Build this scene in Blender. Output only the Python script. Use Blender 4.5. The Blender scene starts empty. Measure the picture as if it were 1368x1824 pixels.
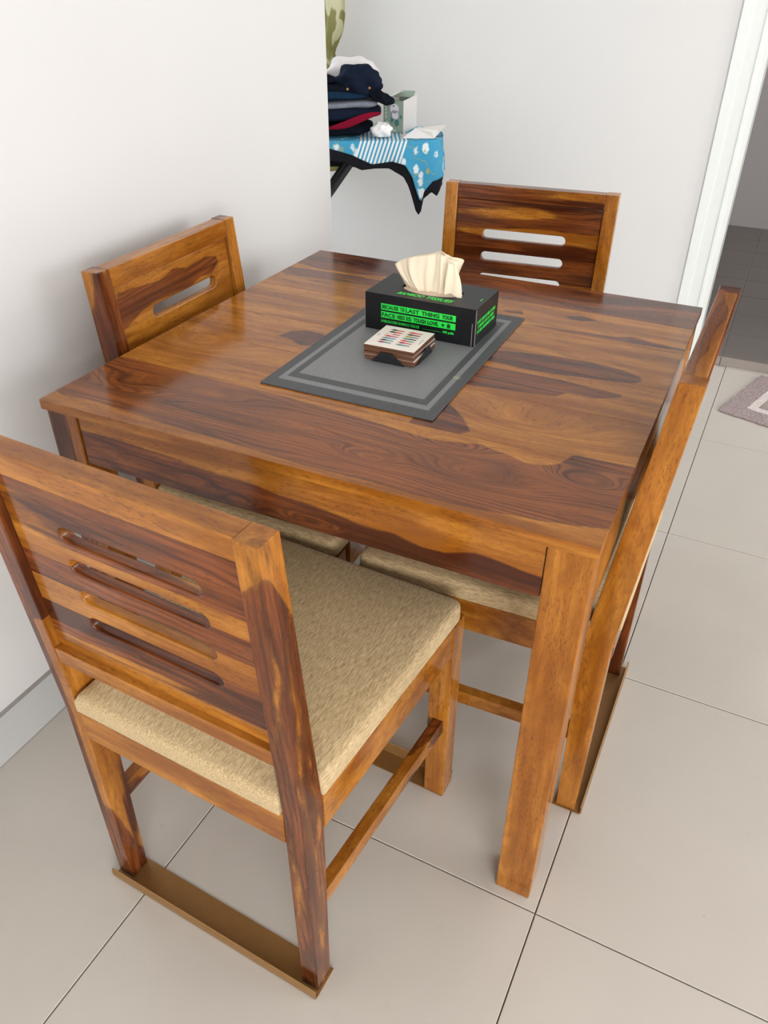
import bpy, bmesh, math, random
import numpy as np
from mathutils import Vector, Matrix
C = bpy.context.scene.collection
scene = bpy.context.scene

# ------------------------------------------------------------------ camera
cam_d = bpy.data.cameras.new('camera'); cam = bpy.data.objects.new('camera', cam_d); C.objects.link(cam)
cr = Vector((0.90016934, 0.43552382, 0.00376359)); cu = Vector((-0.25052163, 0.51068733, 0.82245812)); cf = Vector((-0.35627808, 0.74129444, -0.56881322))
m = Matrix.Identity(4)
for i in range(3):
    m[i][0] = cr[i]; m[i][1] = cu[i]; m[i][2] = -cf[i]
m[0][3], m[1][3], m[2][3] = 0.086505, -0.764311, 1.314614
cam.matrix_world = m
cam_d.sensor_fit = 'VERTICAL'; cam_d.sensor_height = 24.0; cam_d.lens = 1393.49 * 24.0 / 1824.0
cam_d.clip_start = 0.02
scene.camera = cam

# ------------------------------------------------------------------ world, lights, exposure
world = bpy.data.worlds.new('world'); scene.world = world; world.use_nodes = True
wn = world.node_tree.nodes['Background']; wn.inputs[0].default_value = (0.80, 0.88, 1.0, 1); wn.inputs[1].default_value = 1.0
def area(name, loc, target, sx, sy, energy, color):
    d = bpy.data.lights.new(name, 'AREA'); d.shape = 'RECTANGLE'; d.size = sx; d.size_y = sy; d.energy = energy; d.color = color
    o = bpy.data.objects.new(name, d); C.objects.link(o); o.location = loc
    o.rotation_euler = (Vector(target) - Vector(loc)).to_track_quat('-Z', 'Z').to_euler()
    return o
area('right_window_daylight', (3.05, 0.95, 1.25), (-1.0, 0.95, 1.0), 1.6, 1.8, 34, (1.0, 0.985, 0.965))
area('rear_window_daylight', (2.15, -3.3, 1.3), (0.9, 1.0, 0.8), 2.0, 2.0, 132, (1.0, 0.975, 0.95))
area('corridor_window_daylight', (-3.55, 1.87, 1.7), (-1.0, 2.1, 1.0), 0.9, 1.1, 36, (0.95, 0.98, 1.0))
area('utility_room_fill', (1.2, 3.6, 2.3), (0.6, 3.6, 0.0), 0.3, 0.3, 21, (1.0, 0.96, 0.93))  # unseen fill light, added to brighten the room beyond the doorway
scene.view_settings.view_transform = 'Standard'; scene.view_settings.look = 'None'
scene.view_settings.exposure = 0.17; scene.view_settings.gamma = 1.0; scene.view_settings.use_curve_mapping = False

# ------------------------------------------------------------------ node helpers
class NT:
    def __init__(s, name):
        s.m = bpy.data.materials.new(name); s.m.use_nodes = True; s.t = s.m.node_tree
        s.b = s.t.nodes['Principled BSDF']
    def n(s, typ, **kw):
        x = s.t.nodes.new(typ)
        for k, v in kw.items(): setattr(x, k, v)
        return x
    def l(s, a, b): s.t.links.new(a, b)
    def put(s, inp, v):
        if hasattr(v, 'is_linked') or isinstance(v, bpy.types.NodeSocket): s.l(v, inp)
        else: inp.default_value = v
    def math(s, op, a, b=None, c=None, clamp=False):
        x = s.n('ShaderNodeMath', operation=op); x.use_clamp = clamp
        s.put(x.inputs[0], a)
        if b is not None: s.put(x.inputs[1], b)
        if c is not None: s.put(x.inputs[2], c)
        return x.outputs[0]
    def scale(s, vec, sc, off=(0, 0, 0)):
        x = s.n('ShaderNodeMapping'); s.put(x.inputs['Vector'], vec); x.inputs['Scale'].default_value = sc; x.inputs['Location'].default_value = off
        return x.outputs[0]
    def noise(s, vec, scale=1.0, detail=2.0, rough=0.5, dist=0.0):
        x = s.n('ShaderNodeTexNoise'); s.put(x.inputs['Vector'], vec); x.inputs['Scale'].default_value = scale
        x.inputs['Detail'].default_value = detail; x.inputs['Roughness'].default_value = rough; x.inputs['Distortion'].default_value = dist
        return x.outputs['Fac']
    def ramp(s, fac, lo, hi, a=0.0, b=1.0):
        x = s.n('ShaderNodeMapRange'); x.interpolation_type = 'SMOOTHSTEP'
        s.put(x.inputs[0], fac); x.inputs[1].default_value = lo; x.inputs[2].default_value = hi; x.inputs[3].default_value = a; x.inputs[4].default_value = b
        return x.outputs[0]
    def mix(s, fac, a, b, mode='MIX'):
        x = s.n('ShaderNodeMix', data_type='RGBA', blend_type=mode)
        s.put(x.inputs[0], fac); s.put(x.inputs[6], a); s.put(x.inputs[7], b)
        return x.outputs[2]
    def attr(s, name, out='Fac'):
        x = s.n('ShaderNodeAttribute', attribute_name=name); return x.outputs[out]
    def bump(s, h, strength, dist=0.001):
        x = s.n('ShaderNodeBump'); x.inputs['Strength'].default_value = strength; x.inputs['Distance'].default_value = dist
        s.l(h, x.inputs['Height']); s.l(x.outputs[0], s.b.inputs['Normal'])
    def pos(s): return s.n('ShaderNodeNewGeometry').outputs['Position']
    def obj(s): return s.n('ShaderNodeTexCoord').outputs['Object']
    def set(s, **kw):
        for k, v in kw.items(): s.put(s.b.inputs[k.replace('_', ' ')], v)
        return s.m
def col(r, g, b): return (r, g, b, 1.0)

def plain(name, c, rough=0.6, metal=0.0, var=0.06, scale=30.0, spec=0.5):
    t = NT(name); f = t.noise(t.obj(), scale, 3)
    a = tuple(min(1, x * (1 + var)) for x in c) + (1,); b = tuple(x * (1 - var) for x in c) + (1,)
    t.set(Base_Color=t.mix(f, b, a), Roughness=rough, Metallic=metal); t.b.inputs['Specular IOR Level'].default_value = spec
    return t.m

# ------------------------------------------------------------------ materials
def wood_material():
    t = NT('sheesham_wood'); g = t.attr('gc', 'Vector'); dk = t.attr('dk'); tn = t.attr('tn')
    fig = t.noise(t.scale(g, (1.7, 13, 13)), 1.0, 2.0, 0.5, 0.5)
    thr = t.math('SUBTRACT', 0.74, t.math('MULTIPLY', tn, 0.42))
    sdf = t.math('MULTIPLY', t.math('SUBTRACT', fig, thr), 0.08)
    m = t.math('MAXIMUM', sdf, dk)
    wob = t.noise(t.scale(g, (20, 70, 70)), 1.0, 4.0, 0.65)
    m = t.math('ADD', m, t.math('MULTIPLY', t.math('SUBTRACT', wob, 0.5), 0.007))
    mask = t.ramp(m, -0.0014, 0.0022)
    ink = t.math('SUBTRACT', 1.0, t.ramp(t.math('ABSOLUTE', m), 0.0, 0.0022))
    nr = t.noise(t.scale(g, (0.9, 6.5, 6.5)), 1.0, 2.0, 0.4, 0.55)
    ring = t.math('POWER', t.math('MULTIPLY_ADD', t.math('SINE', t.math('MULTIPLY', nr, 150.0)), 0.5, 0.5), 3.0)
    gate = t.ramp(t.noise(t.scale(g, (2, 16, 16)), 1.0, 2.0), 0.38, 0.62)
    ring = t.math('MULTIPLY', ring, gate)
    nf = t.noise(t.scale(g, (3, 26, 26)), 1.0, 4.0, 0.62)
    fine = t.noise(t.scale(g, (9, 240, 240)), 1.0, 3.0, 0.6)
    pore = t.math('MULTIPLY', t.ramp(t.noise(t.scale(g, (90, 480, 480)), 1.0, 2.0, 0.6), 0.53, 0.66), t.ramp(t.noise(t.scale(g, (6, 25, 25), (3, 1, 2)), 1.0, 2.0), 0.38, 0.62, 0.25, 1.0))
    L = t.mix(t.ramp(nf, 0.34, 0.66), col(0.250, 0.076, 0.0060), col(0.485, 0.194, 0.027))
    mot = t.ramp(t.noise(t.scale(g, (14, 38, 38), (7, 3, 1)), 1.0, 4.0, 0.7, 0.8), 0.42, 0.68)
    L = t.mix(t.math('MULTIPLY', mot, 0.42), L, col(0.185, 0.060, 0.0085))
    L = t.mix(t.math('MULTIPLY', t.ramp(fine, 0.45, 0.75), 0.30), L, col(0.225, 0.074, 0.010))
    sp = t.n('ShaderNodeSeparateXYZ'); t.l(g, sp.inputs[0])
    across = t.math('ADD', t.math('ADD', sp.outputs[1], sp.outputs[2]), t.math('MULTIPLY', t.noise(t.scale(g, (1.6, 7, 7)), 1.0, 3.0, 0.5, 0.4), 0.085))
    ring2 = t.math('POWER', t.math('MULTIPLY_ADD', t.math('SINE', t.math('MULTIPLY', across, 2 * math.pi / 0.0095)), 0.5, 0.5), 2.2)
    ring2 = t.math('MULTIPLY', ring2, t.ramp(t.noise(t.scale(g, (2.5, 30, 30)), 1.0, 3.0), 0.36, 0.66))
    L = t.mix(t.math('MULTIPLY', ring, 0.30), L, col(0.17, 0.046, 0.008))
    L = t.mix(t.math('MULTIPLY', ring2, 0.22), L, col(0.17, 0.046, 0.008))
    D = t.mix(t.ramp(nf, 0.36, 0.66), col(0.062, 0.014, 0.0045), col(0.240, 0.066, 0.015))
    D = t.mix(t.math('MULTIPLY', t.math('SUBTRACT', 0.10, tn, clamp=True), 4.0), D, col(0.33, 0.110, 0.028))
    D = t.mix(t.math('MULTIPLY', t.ramp(fine, 0.45, 0.75), 0.35), D, col(0.070, 0.020, 0.009))
    D = t.mix(t.math('MULTIPLY', ring, 0.60), D, col(0.034, 0.009, 0.004))
    D = t.mix(t.math('MULTIPLY', ring2, 0.62), D, col(0.034, 0.009, 0.004))
    c = t.mix(mask, L, D)
    c = t.mix(t.math('MULTIPLY', ink, 0.45), c, col(0.035, 0.010, 0.005))
    c = t.mix(t.math('MULTIPLY', pore, 0.48), c, col(0.060, 0.020, 0.008))
    t.bump(t.math('ADD', t.math('MULTIPLY', pore, -1.0), t.math('MULTIPLY', fine, 0.3)), 0.10, 0.0005)
    t.set(Base_Color=c, Roughness=t.ramp(nf, 0.2, 0.8, 0.10, 0.17)); t.b.inputs['Specular IOR Level'].default_value = 0.40
    return t.m
WOOD = wood_material()

def fabric_material():
    t = NT('chenille_fabric'); g = t.attr('gc', 'Vector')
    a = t.noise(t.scale(g, (650, 70, 650)), 1.0, 3.0, 0.65); b = t.noise(t.scale(g, (900, 500, 900)), 1.0, 2.0, 0.6)
    f = t.math('ADD', t.math('MULTIPLY', a, 0.75), t.math('MULTIPLY', b, 0.25))
    c = t.mix(t.ramp(f, 0.34, 0.66), col(0.33, 0.225, 0.100), col(0.66, 0.50, 0.285))
    t.bump(f, 0.35, 0.0008); t.b.inputs['Sheen Weight'].default_value = 0.25; t.b.inputs['Sheen Tint'].default_value = col(1, 0.9, 0.7)
    return t.set(Base_Color=c, Roughness=0.62)
FABRIC = fabric_material()

def wall_material(name, c):
    t = NT(name); p = t.pos(); a = t.noise(p, 2.2, 3); b = t.noise(p, 160, 3)
    t.bump(t.math('ADD', b, t.math('MULTIPLY', t.noise(p, 9, 3), 2.0)), 0.05, 0.002)
    return t.set(Base_Color=t.mix(a, tuple(x * 0.97 for x in c) + (1,), tuple(min(1, x * 1.02) for x in c) + (1,)), Roughness=0.55)
WALL = wall_material('white_wall_paint', (0.705, 0.703, 0.700))
CEIL = wall_material('ceiling_paint', (0.82, 0.81, 0.79))
GREYWALL = wall_material('grey_utility_wall', (0.40, 0.375, 0.38))

def tile_material(name, c1, c2, rough, sp=0.5):
    t = NT(name); p = t.pos()
    a = t.noise(p, 3.0, 4, 0.55, 0.6); b = t.noise(p, 22, 4, 0.7); s = t.ramp(t.noise(p, 60, 2), 0.76, 0.79)
    c = t.mix(a, c1, c2); c = t.mix(t.math('MULTIPLY', t.ramp(b, 0.58, 0.8), 0.18), c, tuple(x * 0.72 for x in c1[:3]) + (1,))
    c = t.mix(t.math('MULTIPLY', s, 0.35), c, col(0.16, 0.12, 0.09))
    t.b.inputs['Specular IOR Level'].default_value = sp
    t.bump(t.noise(p, 14, 3), 0.04, 0.002)
    return t.set(Base_Color=c, Roughness=rough)
TILE = tile_material('floor_tile_glaze', col(0.480, 0.447, 0.402), col(0.555, 0.518, 0.470), 0.22)
DTILE = tile_material('dark_tile_glaze', col(0.125, 0.11, 0.10), col(0.165, 0.148, 0.135), 0.30)
SKIRT = tile_material('skirting_tile', col(0.47, 0.48, 0.475), col(0.53, 0.54, 0.535), 0.30)
GROUT = plain('grout', (0.16, 0.115, 0.085), 0.9)
DGROUT = plain('light_grout', (0.33, 0.31, 0.29), 0.9)
TRIMP = plain('door_frame_paint', (0.80, 0.84, 0.82), 0.25, var=0.02)
GOLD = plain('gold_brown_metal', (0.30, 0.16, 0.055), 0.38, 0.45, 0.12, 60)
BLACKM = plain('black_metal', (0.012, 0.014, 0.018), 0.45, 0.0)
PRINTB = plain('box_black_card', (0.007, 0.008, 0.010), 0.40, var=0.1, spec=0.32)
GREEN = plain('green_print', (0.02, 0.72, 0.07), 0.4, var=0.03)
GREEND = plain('dark_print', (0.004, 0.06, 0.012), 0.5)
CARDEDGE = plain('raw_card_edge', (0.20, 0.17, 0.165), 0.8)
TISSUE = plain('bamboo_tissue', (0.80, 0.70, 0.54), 0.9, var=0.03, scale=60)
WHITEP = plain('white_paper', (0.86, 0.86, 0.86), 0.7, var=0.02)
CREAMC = plain('cream_print', (0.82, 0.77, 0.70), 0.3, var=0.02)
CORK = plain('coaster_board', (0.13, 0.050, 0.022), 0.7, var=0.3, scale=300)
CHAR = plain('charcoal_print', (0.05, 0.045, 0.045), 0.4)

def mat_material(hw, hl):
    t = NT('woven_vinyl'); o = t.obj(); s = t.n('ShaderNodeSeparateXYZ'); t.l(o, s.inputs[0])
    ax = t.math('SUBTRACT', hw, t.math('ABSOLUTE', s.outputs[0])); ay = t.math('SUBTRACT', hl, t.math('ABSOLUTE', s.outputs[1]))
    d = t.math('MINIMUM', t.math('MULTIPLY', ax, 1.5), ay)
    def band(lo, hi): return t.math('MULTIPLY', t.math('GREATER_THAN', d, lo), t.math('LESS_THAN', d, hi))
    f = t.math('ADD', band(0.026, 0.040), t.math('GREATER_THAN', d, 0.058), clamp=True)
    wx = t.n('ShaderNodeTexWave'); wx.bands_direction = 'X'; t.l(o, wx.inputs[0]); wx.inputs['Scale'].default_value = 115.0; wx.inputs['Distortion'].default_value = 0.3
    wy = t.n('ShaderNodeTexWave'); wy.bands_direction = 'Y'; t.l(o, wy.inputs[0]); wy.inputs['Scale'].default_value = 60.0
    w = t.math('MULTIPLY', wx.outputs[1], t.math('MULTIPLY_ADD', wy.outputs[1], 0.5, 0.5))
    dark = t.mix(w, col(0.030, 0.033, 0.037), col(0.120, 0.128, 0.135)); lite = t.mix(w, col(0.11, 0.115, 0.12), col(0.36, 0.37, 0.38))
    c = t.mix(f, dark, lite)
    vm = t.n('ShaderNodeVectorMath', operation='DISTANCE'); t.l(o, vm.inputs[0]); vm.inputs[1].default_value = (0.131, -0.078, 0.0015)
    st = t.ramp(t.math('ADD', vm.outputs['Value'], t.math('MULTIPLY', t.noise(o, 260, 3), 0.016)), 0.010, 0.016, 1.0, 0.0)
    c = t.mix(t.math('MULTIPLY', st, 0.7), c, col(0.36, 0.36, 0.20))
    t.bump(w, 0.5, 0.0006)
    return t.set(Base_Color=c, Roughness=0.5)

# ------------------------------------------------------------------ object helpers
def link(o, parent=None):
    C.objects.link(o)
    if parent is not None: o.parent = parent
    return o
def thing(name, label, cat, loc=(0, 0, 0), rz=0.0, group=None):
    o = bpy.data.objects.new(name, None); o.empty_display_size = 0.05; link(o); o.location = loc; o.rotation_euler = (0, 0, rz)
    o['label'] = label; o['category'] = cat
    if group: o['group'] = group
    return o
def meshobj(name, me, mat, parent=None, smooth=False):
    o = bpy.data.objects.new(name, me); link(o, parent)
    if mat is not None and len(me.materials) == 0: me.materials.append(mat)
    if smooth: me.polygons.foreach_set('use_smooth', [True] * len(me.polygons))
    return o
def tag(o, label, cat, group=None):
    o['label'] = label; o['category'] = cat
    if group: o['group'] = group
    return o
def struct(o): o['kind'] = 'structure'; return o

def seg_sdf(P, poly):
    """signed distance (positive inside) from points P (n,2) to polygon"""
    poly = np.array(poly, float); P = np.array(P, float)
    d = np.full(len(P), 1e9); ins = np.zeros(len(P), bool); n = len(poly)
    for i in range(n):
        a = poly[i]; b = poly[(i + 1) % n]; e = b - a
        w = P - a; t = np.clip((w @ e) / max(e @ e, 1e-12), 0, 1)
        d = np.minimum(d, np.linalg.norm(w - t[:, None] * e, axis=1))
        c = ((a[1] > P[:, 1]) != (b[1] > P[:, 1]))
        with np.errstate(divide='ignore', invalid='ignore'):
            xx = (b[0] - a[0]) * (P[:, 1] - a[1]) / (b[1] - a[1]) + a[0]
        ins ^= c & (P[:, 0] < xx)
    return np.where(ins, d, -d)

rng = random.Random(7)
def set_attrs(me, gc, tone, dk):
    n = len(me.vertices)
    off = np.array([rng.uniform(0, 40) for _ in range(3)])
    a = me.attributes.new('gc', 'FLOAT_VECTOR', 'POINT'); a.data.foreach_set('vector', (np.array(gc) + off).astype(np.float32).ravel())
    b = me.attributes.new('tn', 'FLOAT', 'POINT'); b.data.foreach_set('value', np.full(n, tone, np.float32))
    c = me.attributes.new('dk', 'FLOAT', 'POINT'); c.data.foreach_set('value', (np.full(n, -1.0) if dk is None else np.array(dk)).astype(np.float32))

def lines(L, c, res, extra=()):
    inner = L - 2 * c; k = max(1, int(math.ceil(inner / res)))
    v = [0.0] + [c + inner * i / k for i in range(k + 1)] + [L] + list(extra)
    return sorted(set(round(x, 6) for x in v))

def beam(name, parent, dims, F=None, mat=None, c=0.0015, res=(10, 10, 10), tone=0.3, paint=None, smooth=False, extra=((), (), ()), attrs=True, warp=None):
    """rounded box a,b,c; the grain runs along a; F maps (n,3) array of box coordinates to local space"""
    g = [lines(dims[i], c, res[i], extra[i]) for i in range(3)]
    N = [len(x) for x in g]; idx = {}; P = []; faces = []
    def vid(i, j, k):
        key = (i, j, k)
        if key not in idx:
            p = [g[0][i], g[1][j], g[2][k]]
            q = [min(max(p[t], c), dims[t] - c) for t in range(3)]
            dv = [p[t] - q[t] for t in range(3)]; ln = math.sqrt(sum(x * x for x in dv))
            if ln > 1e-9:
                s = c / ln if ln > c * 1.01 else 1.0
                p = [q[t] + dv[t] * s for t in range(3)]
            idx[key] = len(P); P.append(p)
        return idx[key]
    for ax in range(3):
        u, v = [(1, 2), (2, 0), (0, 1)][ax]
        for side in (0, 1):
            w = 0 if side == 0 else N[ax] - 1
            for i in range(N[u] - 1):
                for j in range(N[v] - 1):
                    q = []
                    for (a, b) in ((i, j), (i + 1, j), (i + 1, j + 1), (i, j + 1)):
                        k = [0, 0, 0]; k[ax] = w; k[u] = a; k[v] = b; q.append(vid(*k))
                    faces.append(q if side else q[::-1])
    P = np.array(P); X = P.copy() if F is None else np.array(F(P.copy()))
    me = bpy.data.meshes.new(name); me.from_pydata(X.tolist(), [], faces); me.update()
    bm = bmesh.new(); bm.from_mesh(me); bmesh.ops.recalc_face_normals(bm, faces=bm.faces); bm.to_mesh(me); bm.free()
    G = P.copy()
    if warp is not None:
        G[:, 1] += warp(X)
    if attrs: set_attrs(me, G, tone, None if paint is None else paint(X))
    return meshobj(name, me, mat or WOOD, parent, smooth)

def box(name, parent, lo, hi, mat, c=0.001, axis=0, **kw):
    """axis aligned rounded box, the grain along `axis`"""
    lo = np.array(lo, float); hi = np.array(hi, float); d = hi - lo
    order = [axis, (axis + 1) % 3, (axis + 2) % 3]
    def F(P):
        o = np.zeros_like(P)
        for i, a in enumerate(order): o[:, a] = P[:, i] + lo[a]
        return o
    return beam(name, parent, [d[a] for a in order], F, mat, c, **kw)

def slab(name, lo, hi, mat, parent=None):
    (x0, y0, z0), (x1, y1, z1) = lo, hi
    v = [(x, y, z) for z in (z0, z1) for y in (y0, y1) for x in (x0, x1)]
    f = [(0, 2, 3, 1), (4, 5, 7, 6), (0, 1, 5, 4), (2, 6, 7, 3), (0, 4, 6, 2), (1, 3, 7, 5)]
    me = bpy.data.meshes.new(name); me.from_pydata(v, [], f); me.update()
    return meshobj(name, me, mat, parent)

def sheet(name, parent, nu, nv, fn, mat, thick=0.0, smooth=True, closed=False):
    """grid surface from fn(s,t), optionally solidified by hand (two skins with rim)"""
    V = [fn(i / (nu - (0 if closed else 1)), j / (nv - 1)) for j in range(nv) for i in range(nu)]
    F = []; W = nu if closed else nu - 1
    for j in range(nv - 1):
        for i in range(W):
            a = j * nu + i; b = j * nu + (i + 1) % nu
            F.append((a, b, b + nu, a + nu))
    me = bpy.data.meshes.new(name); me.from_pydata(V, [], F); me.update()
    if thick > 0:
        bm = bmesh.new(); bm.from_mesh(me); bmesh.ops.solidify(bm, geom=bm.faces[:], thickness=thick); bm.to_mesh(me); bm.free()
    return meshobj(name, me, mat, parent, smooth)

# ------------------------------------------------------------------ the setting
XW, YE, YB = -1.046, 1.2405, 2.50           # left wall face, its far end, back wall face
fl = slab('floor', (-4.0, -3.6, -0.12), (3.3, YB + 0.12, -0.004), GROUT); struct(fl)
TX, TY, TS, TH = 0.015, -0.0162, 0.6135, -0.0168
tme = None; half = TS / 2 - 0.0011
ct, stt = math.cos(TH), math.sin(TH)
XR = 3.2
def tile_mesh(x0, x1, y0, y1, zt, th, name='tile'):
    b = bmesh.new(); bmesh.ops.create_cube(b, size=1.0)
    for v in b.verts:
        v.co = Vector(((x0 + x1) / 2 + v.co.x * (x1 - x0), (y0 + y1) / 2 + v.co.y * (y1 - y0), zt - th / 2 + v.co.z * th))
    bmesh.ops.bevel(b, geom=[e for e in b.edges if all(v.co.z > zt - 1e-5 for v in e.verts)], offset=0.0008, segments=1, affect='EDGES')
    me = bpy.data.meshes.new(name); b.to_mesh(me); b.free(); return me
shared = tile_mesh(-half, half, -half, half, 0.0, 0.004); shared.materials.append(TILE)
for i in range(-2, 6):
    for j in range(-5, 5):
        cx = TX + ct * (i + .5) * TS - stt * (j + .5) * TS; cy = TY + stt * (i + .5) * TS + ct * (j + .5) * TS
        o = None
        if cx + half > XR or cx - half < XW - 0.01 or cy + half > YB - 0.005:
            x0, x1, y0, y1 = -half, half, -half, half
            if cx + half > XR: x1 = XR - cx
            if cx - half < XW and cy < YE: x0 = XW - 0.005 - cx
            if cy + half > YB: y1 = YB - 0.003 - cy
            if x1 - x0 < 0.02 or y1 - y0 < 0.02: continue
            me = tile_mesh(x0, x1, y0, y1, 0.0, 0.004); me.materials.append(TILE); o = bpy.data.objects.new('tile', me)
        else: o = bpy.data.objects.new('tile', shared)
        link(o, fl); o.location = (cx, cy, 0); o.rotation_euler = (0, 0, TH)
for i in range(-6, -2):
    for j in range(2, 5):
        cx = TX + (i + .5) * TS; cy = TY + stt * (i + .5) * TS + ct * (j + .5) * TS
        if cx + half > XW + 0.8 and cy < YE: continue
        y1 = min(half, YB - 0.003 - cy); y0 = max(-half, YE - cy)
        if y1 - y0 < 0.02: continue
        me = tile_mesh(-half, half, y0, y1, 0.0, 0.004); me.materials.append(TILE); o = bpy.data.objects.new('tile', me)
        link(o, fl); o.location = (cx, cy, 0)

wl = struct(slab('wall_left', (XW - 0.20, -3.6, 0), (XW, YE, 2.75), WALL))
bl = slab('baseboard_left', (XW, -3.6, 0.0), (XW + 0.011, YE + 0.0, 0.1085), DGROUT); struct(bl)
y = YE
while y > -3.5:
    me_o = slab('skirting_tile', (XW + 0.0105, max(-3.6, y - TS + 0.0015), 0.002), (XW + 0.0125, y, 0.1085), SKIRT, bl); y -= TS
DX0, DX1, DH = -0.075, 0.86, 2.1            # doorway in the back wall
wb = struct(slab('wall_back', (-3.6, YB, 0), (DX0, YB + 0.12, 2.75), WALL))
struct(slab('wall_back', (DX1, YB, 0), (3.4, YB + 0.12, 2.75), WALL))
struct(slab('wall_back', (DX0, YB, DH), (DX1, YB + 0.12, 2.75), WALL))
def frame_set():
    root = None
    # stepped door frame: thick outer casing strip, thinner middle band, raised inner bead
    def prof(name, x0, x1, dy, par=None):
        return slab(name, (x0, YB - dy, 0.0), (x1, YB + 0.001, DH + 0.08), TRIMP, par)
    root = prof('trim_1', -0.181, -0.148, 0.016); struct(root)
    prof('frame_band', -0.148, -0.104, 0.010, root); prof('frame_bead', -0.104, -0.094, 0.016, root)
    slab('frame_jamb', (-0.094, YB - 0.006, 0.0), (-0.0705, YB + 0.121, DH - 0.0005), TRIMP, root)
    r2 = slab('trim_2', (DX1 - 0.004, YB - 0.016, 0.0), (DX1 + 0.10, YB + 0.001, DH + 0.08), TRIMP); struct(r2)
    r3 = slab('trim_3', (-0.094, YB - 0.016, DH), (DX1, YB + 0.001, DH + 0.08), TRIMP); struct(r3)
frame_set()
# right wall with a window opening, rear wall with a window opening
def wall_with_opening(name, axis, at, th, lo, hi, o_lo, o_hi, zo0, zo1, H=2.75):
    def s(a0, a1, z0, z1):
        p0 = (at, a0, z0) if axis == 'x' else (a0, at, z0); p1 = (at + th, a1, z1) if axis == 'x' else (a1, at + th, z1)
        struct(slab(name, p0, p1, WALL))
    s(lo, o_lo, 0, H); s(o_hi, hi, 0, H); s(o_lo, o_hi, 0, zo0); s(o_lo, o_hi, zo1, H)
wall_with_opening('wall_right', 'x', 3.2, 0.15, -3.6, YB, 0.1, 1.8, 0.3, 2.2)
wall_with_opening('wall_front', 'y', -3.55, 0.15, XW - 0.2, 3.35, 1.1, 3.15, 0.25, 2.35)
wall_with_opening('wall_corridor', 'x', -3.75, 0.15, YE, YB, 1.42, 2.32, 1.05, 2.3)
struct(slab('wall_corridor', (-3.6, YE - 0.12, 0), (XW - 0.2, YE, 2.75), WALL))
struct(slab('ceiling', (-3.75, -3.6, 2.75), (3.35, YB + 0.12, 2.85), CEIL))
# utility room beyond the doorway: raised dark tiled floor
df = slab('utility_floor', (-0.9, YB + 0.119, -0.02), (2.2, 4.66, 0.036), DGROUT); struct(df)
slab('threshold_bed', (DX0 + 0.005, YB + 0.0, -0.02), (DX1, YB + 0.119, 0.036), DGROUT, df)
dj = [YB, 2.771, 3.03, 3.29, 3.55, 3.81, 4.07, 4.33, 4.62]
for a, b in zip(dj[:-1], dj[1:]):
    for k in range(-2, 4):
        x0, x1 = max(-0.9, 0.030 + k * 0.6), min(2.2, 0.030 + (k + 1) * 0.6)
        segs = [(x0, x1, a)]
        if a == YB:
            segs = []
            if x0 < DX0: segs.append((x0, min(x1, DX0 + 0.006), YB + 0.121))
            if x1 > DX1: segs.append((max(x0, DX1), x1, YB + 0.121))
            if x1 > DX0 and x0 < DX1: segs.append((max(x0, DX0 + 0.006), min(x1, DX1), YB))
        for (p0, p1, a_) in segs:
            if p1 - p0 < 0.02: continue
            me = tile_mesh(p0 + .002, p1 - .002, a_ + (.002 if a_ > YB else 0.003), b - .002, 0.040, 0.006, 'dark_tile'); me.materials.append(DTILE); link(bpy.data.objects.new('dark_tile', me), df)
for k in range(-1, 2):
    x0, x1 = max(-0.07, 0.030 + k * 0.6), min(DX1, 0.030 + (k + 1) * 0.6)
    slab('riser_tile', (x0 + .002, YB - 0.006, 0.0), (x1 - .002, YB + 0.0005, 0.037), tile_material('riser_glaze', col(0.27, 0.235, 0.205), col(0.31, 0.27, 0.24), 0.4) if k == -1 else bpy.data.materials['riser_glaze'], df)
struct(slab('wall_utility', (-0.9, 4.62, 0.036), (2.2, 4.72, 2.6), GREYWALL))
struct(slab('wall_utility', (-0.98, YB + 0.12, 0), (-0.9, 4.7, 2.6), GREYWALL))
struct(slab('wall_utility', (2.2, YB + 0.12, 0), (2.28, 4.7, 2.6), GREYWALL))
struct(slab('ceiling_utility', (-0.98, YB + 0.12, 2.6), (2.28, 4.7, 2.68), CEIL))

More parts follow.
